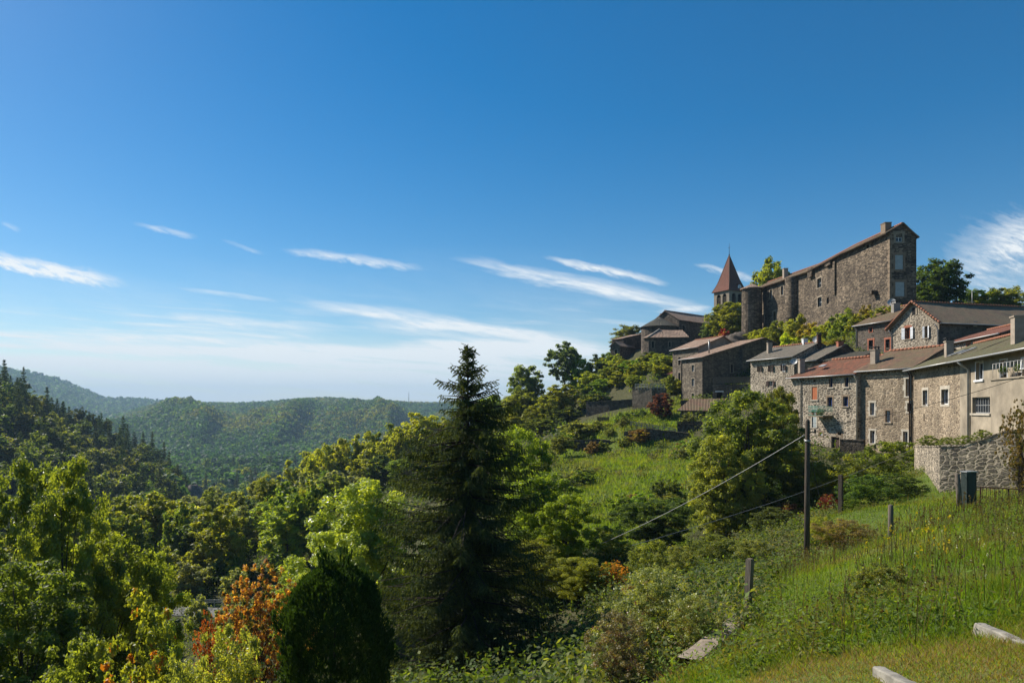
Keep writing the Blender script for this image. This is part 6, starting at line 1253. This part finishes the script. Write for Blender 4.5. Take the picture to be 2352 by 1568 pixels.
# concrete edging
def edging(label, a, b_, w, h, name='concrete_kerb', mt='concrete'):
    d = (b_-a); dd = Vector((d.x, d.y, 0)).normalized(); nn = Vector((-dd.y, dd.x, 0)); n = 14; mb = MB(); pr = [(-w/2, -.5), (-w/2, h-.016), (-w/2+.014, h-.003), (0, h), (w/2-.014, h-.003), (w/2, h-.016), (w/2, -.5)]; prev = None
    for k in range(n+1):
        t_ = k/n; e = min(1, t_*n*.8+.45) if k < 1 else 1; c = a+d*t_; ring = [c+nn*(x*e+.004*math.sin(k*2.3+k*k))+Vector((0, 0, z*(e if z > 0 else 1)+.005*math.sin(k*1.7+.5*k*k))) for x, z in pr]
        if prev:
            for i in range(len(pr)-1): mb.face([prev[i], prev[i+1], ring[i+1], ring[i]], 0, None, 0 < i < 5)
        else: mb.face(ring)
        prev = ring
    tag(mb.build(name, M[mt], None, a), label, 'kerb').location = a
edging('pale concrete kerb cut by the bottom edge of the photo', P(2012, 1540, 6.5), P(2160, 1620, 5.0), .12, .06); edging('pale concrete kerb cut by the right edge of the photo', P(2240, 1466, 8), P(2460, 1568, 6.2), .13, .21)
edging('weathered concrete edge of the garden ending at the lone post', P(1716, 1424, 18.3), P(1580, 1545, 12.3), .42, .26, 'concrete_edge', 'old_concrete')
# rocks
def rock(name, label, c, size, seed, cat='rock', mat='rock', sub=26):
    n, m = sub*2, sub; th = np.linspace(0, 2*np.pi, n, endpoint=False); ph = np.linspace(.02, np.pi-.02, m); T_, Ph = np.meshgrid(th, ph); u = np.stack([np.cos(T_)*np.sin(Ph), np.sin(T_)*np.sin(Ph), np.cos(Ph)], -1).reshape(-1, 3)
    k = .72+.55*fbm(u[:, 0]*2.2+seed+u[:, 2]*3.1, u[:, 1]*2.2+seed*2-u[:, 2]*1.3, seed)+.18*(np.floor(fbm(u[:, 0]*5+u[:, 2]*4, u[:, 1]*5+9, seed+3)*6)/6-.5)
    Vr = u*k[:, None]*np.array(size); i, j = np.meshgrid(np.arange(m-1), np.arange(n), indexing='ij'); j2 = (j+1) % n; Fr = np.stack([i*n+j, (i+1)*n+j, (i+1)*n+j2, i*n+j2], -1).reshape(-1, 4)
    return tag(link(name, np_mesh(name, Vr, Fr, M[mat]), None, c), label, cat)
rock('rock_outcrop', 'grey rock outcrop carrying the round castle tower', P(1695, 790, 135), (3.0, 3, 2.2), 3)
rock('cliff_rock', 'dark rocky bluff at the end of the wooded spur', P(432, 1185, 392), (9, 16, 17), 12, 'cliff', 'rock', 34)
rock('boulder', 'pale stone block in the grass right of the utility pole', P(1950, 1308, 24.5), (.24, .2, .36), 21, 'stone', 'concrete', 12); rock('boulder', 'small pale stone low in the grass slope', P(1886, 1352, 20), (.16, .14, .22), 23, 'stone', 'concrete', 12)
# plants that belong to the terraces
for (k, px, py, wd, Y, c, l, n_, pb) in [('bush0', 1430, 945, 56, 112, (.04, .07, .012), 'dark clipped hedge end on the terrace garden', 'hedge', 992), ('bush2', 1465, 938, 62, 113, (.02, .038, .010), 'dark hedge in the shade under the tall terrace wall', 'hedge', 980), ('bush0', 1492, 944, 40, 114, (.022, .04, .010), 'right end of the dark hedge beside the purple tree', 'hedge', 980), ('mid0', 1520, 900, 58, 111, (.050, .020, .022), 'purple leaved plum tree in the terrace garden', 'plum_tree', 974),
        ('bush1', 1527, 985, 22, 101, (.085, .125, .014), 'bright ivy tuft on the wall under the rail fence', 'bush', 1012), ('bush2', 1540, 858, 36, 124, (.06, .085, .022), 'green bush at the door of the set back house', 'bush', 890), ('bush1', 1470, 992, 60, 101.5, (.10, .07, .03), 'brown scrub hanging over the terrace wall', 'bush', 1012), ('bush1', 1575, 1010, 50, 98.5, (.085, .06, .028), 'brown scrub at the right end of the terrace wall', 'bush', 1045), ('bush0', 1362, 1012, 40, 104, (.07, .05, .028), 'dry brown shrub on the lower left terrace', 'bush', 1040),
        ('bush2', 1385, 1010, 30, 103.5, (.04, .06, .018), 'dark shrub right of the dry brown one', 'bush', 1040), ('bush2', 1330, 975, 90, 112, (.06, .08, .03), 'wide grey green scrub on the left of the terraces', 'bush', 1004), ('bush0', 1375, 968, 60, 112, (.065, .085, .032), 'grey green scrub near the wooden gate', 'bush', 992), ('bush1', 1290, 1000, 70, 104, (.05, .065, .02), 'mixed scrub at the far left of the terraces', 'bush', 1030), ('bush2', 1580, 948, 40, 103, (.045, .06, .035), 'grey lavender like bush in front of the open shed', 'bush', 975),
        ('bush1', 1662, 754, 26, 139, (.12, .018, .02), 'red creeper on the rock below the bell tower', 'bush', 786), ('bush1', 1350, 905, 50, 133, (.035, .055, .016), 'ivy mound over the ivy streaked wall', 'bush', 935), ('bush0', 1435, 1000, 40, 102, (.05, .07, .02), 'bush at the left corner of the overgrown wall', 'bush', 1030)]:
    T5(k, px, py, wd, Y, c, l, {'hedge': 'hedge', 'plum_tree': 'tree'}.get(n_, 'bush'), n_, pyb=pb)
for i, (px, py, wd, Y, pb) in enumerate([(2135, 998, 54, 47, 1030), (2175, 1002, 50, 42.5, 1030), (2215, 998, 54, 41.5, 1028), (2258, 986, 46, 40.5, 1012)]): T5('bush_near', px, py, wd, Y, (.05, .075, .03), 'fern like plant growing behind the top of the garden wall', 'plant', 'leafy_plant', 'plants along the top of the garden wall', pyb=pb)
T5('smoke', 2350, 905, 100, 34, (.06, .045, .018), 'sparse brownish tree cut by the right edge in front of the garden wall', name='small_tree')
# washing line below the balcony house
a, b_ = P(1832, 1001, 74.2), P(1850, 998, 72.6); T = thing('washing_line', 'washing line with iron posts below the balcony house', 'washing line', a-Vector((0, 0, 1.6)))
for q in (a, b_): mb = MB(); mb.tube([q-Vector((0, 0, 3)), q], .03, 6); mb.build('post', M['rust'], T)
mb = MB(); mb.tube([a, b_], .012, 4); mb.build('line', M['dark_metal'], T)
for k, l in enumerate(('pale towel on the left of the washing line', 'white shirt in the middle of the washing line', 'grey towel on the right of the washing line')):
    q = a.lerp(b_, .2+.3*k); d = (b_-a).normalized(); mb = MB(); mb.obox(q-d*.2-Vector((0, 0, .75)), d*.42, Vector((0, .02, 0)), (0, 0, .74)); tag(mb.build('laundry', M['cloth'], None, q), l, 'laundry').location = q
# distant mast
q = Vector(((939-CX)/F*2250, 2250, 0)); q.z = gz(q.x, q.y); mb = MB(); mb.tube([q, q+Vector((0, 0, 34)), q+Vector((0, 0, 42))], [1.1, .8, .3], 6); tag(mb.build('radio_mast', M['metal'], None, q), 'thin radio mast on the far hill crest', 'mast').location = q
# ------------------------------------------------------------------ picture
SC.view_settings.view_transform = 'Standard'; SC.view_settings.look = 'None'; SC.view_settings.exposure = .55; SC.view_settings.gamma = 1
SC.cycles.use_denoising = True
SC.cycles.max_bounces = 8; SC.cycles.diffuse_bounces = 5; SC.cycles.transparent_max_bounces = 8; SC.cycles.volume_bounces = 0
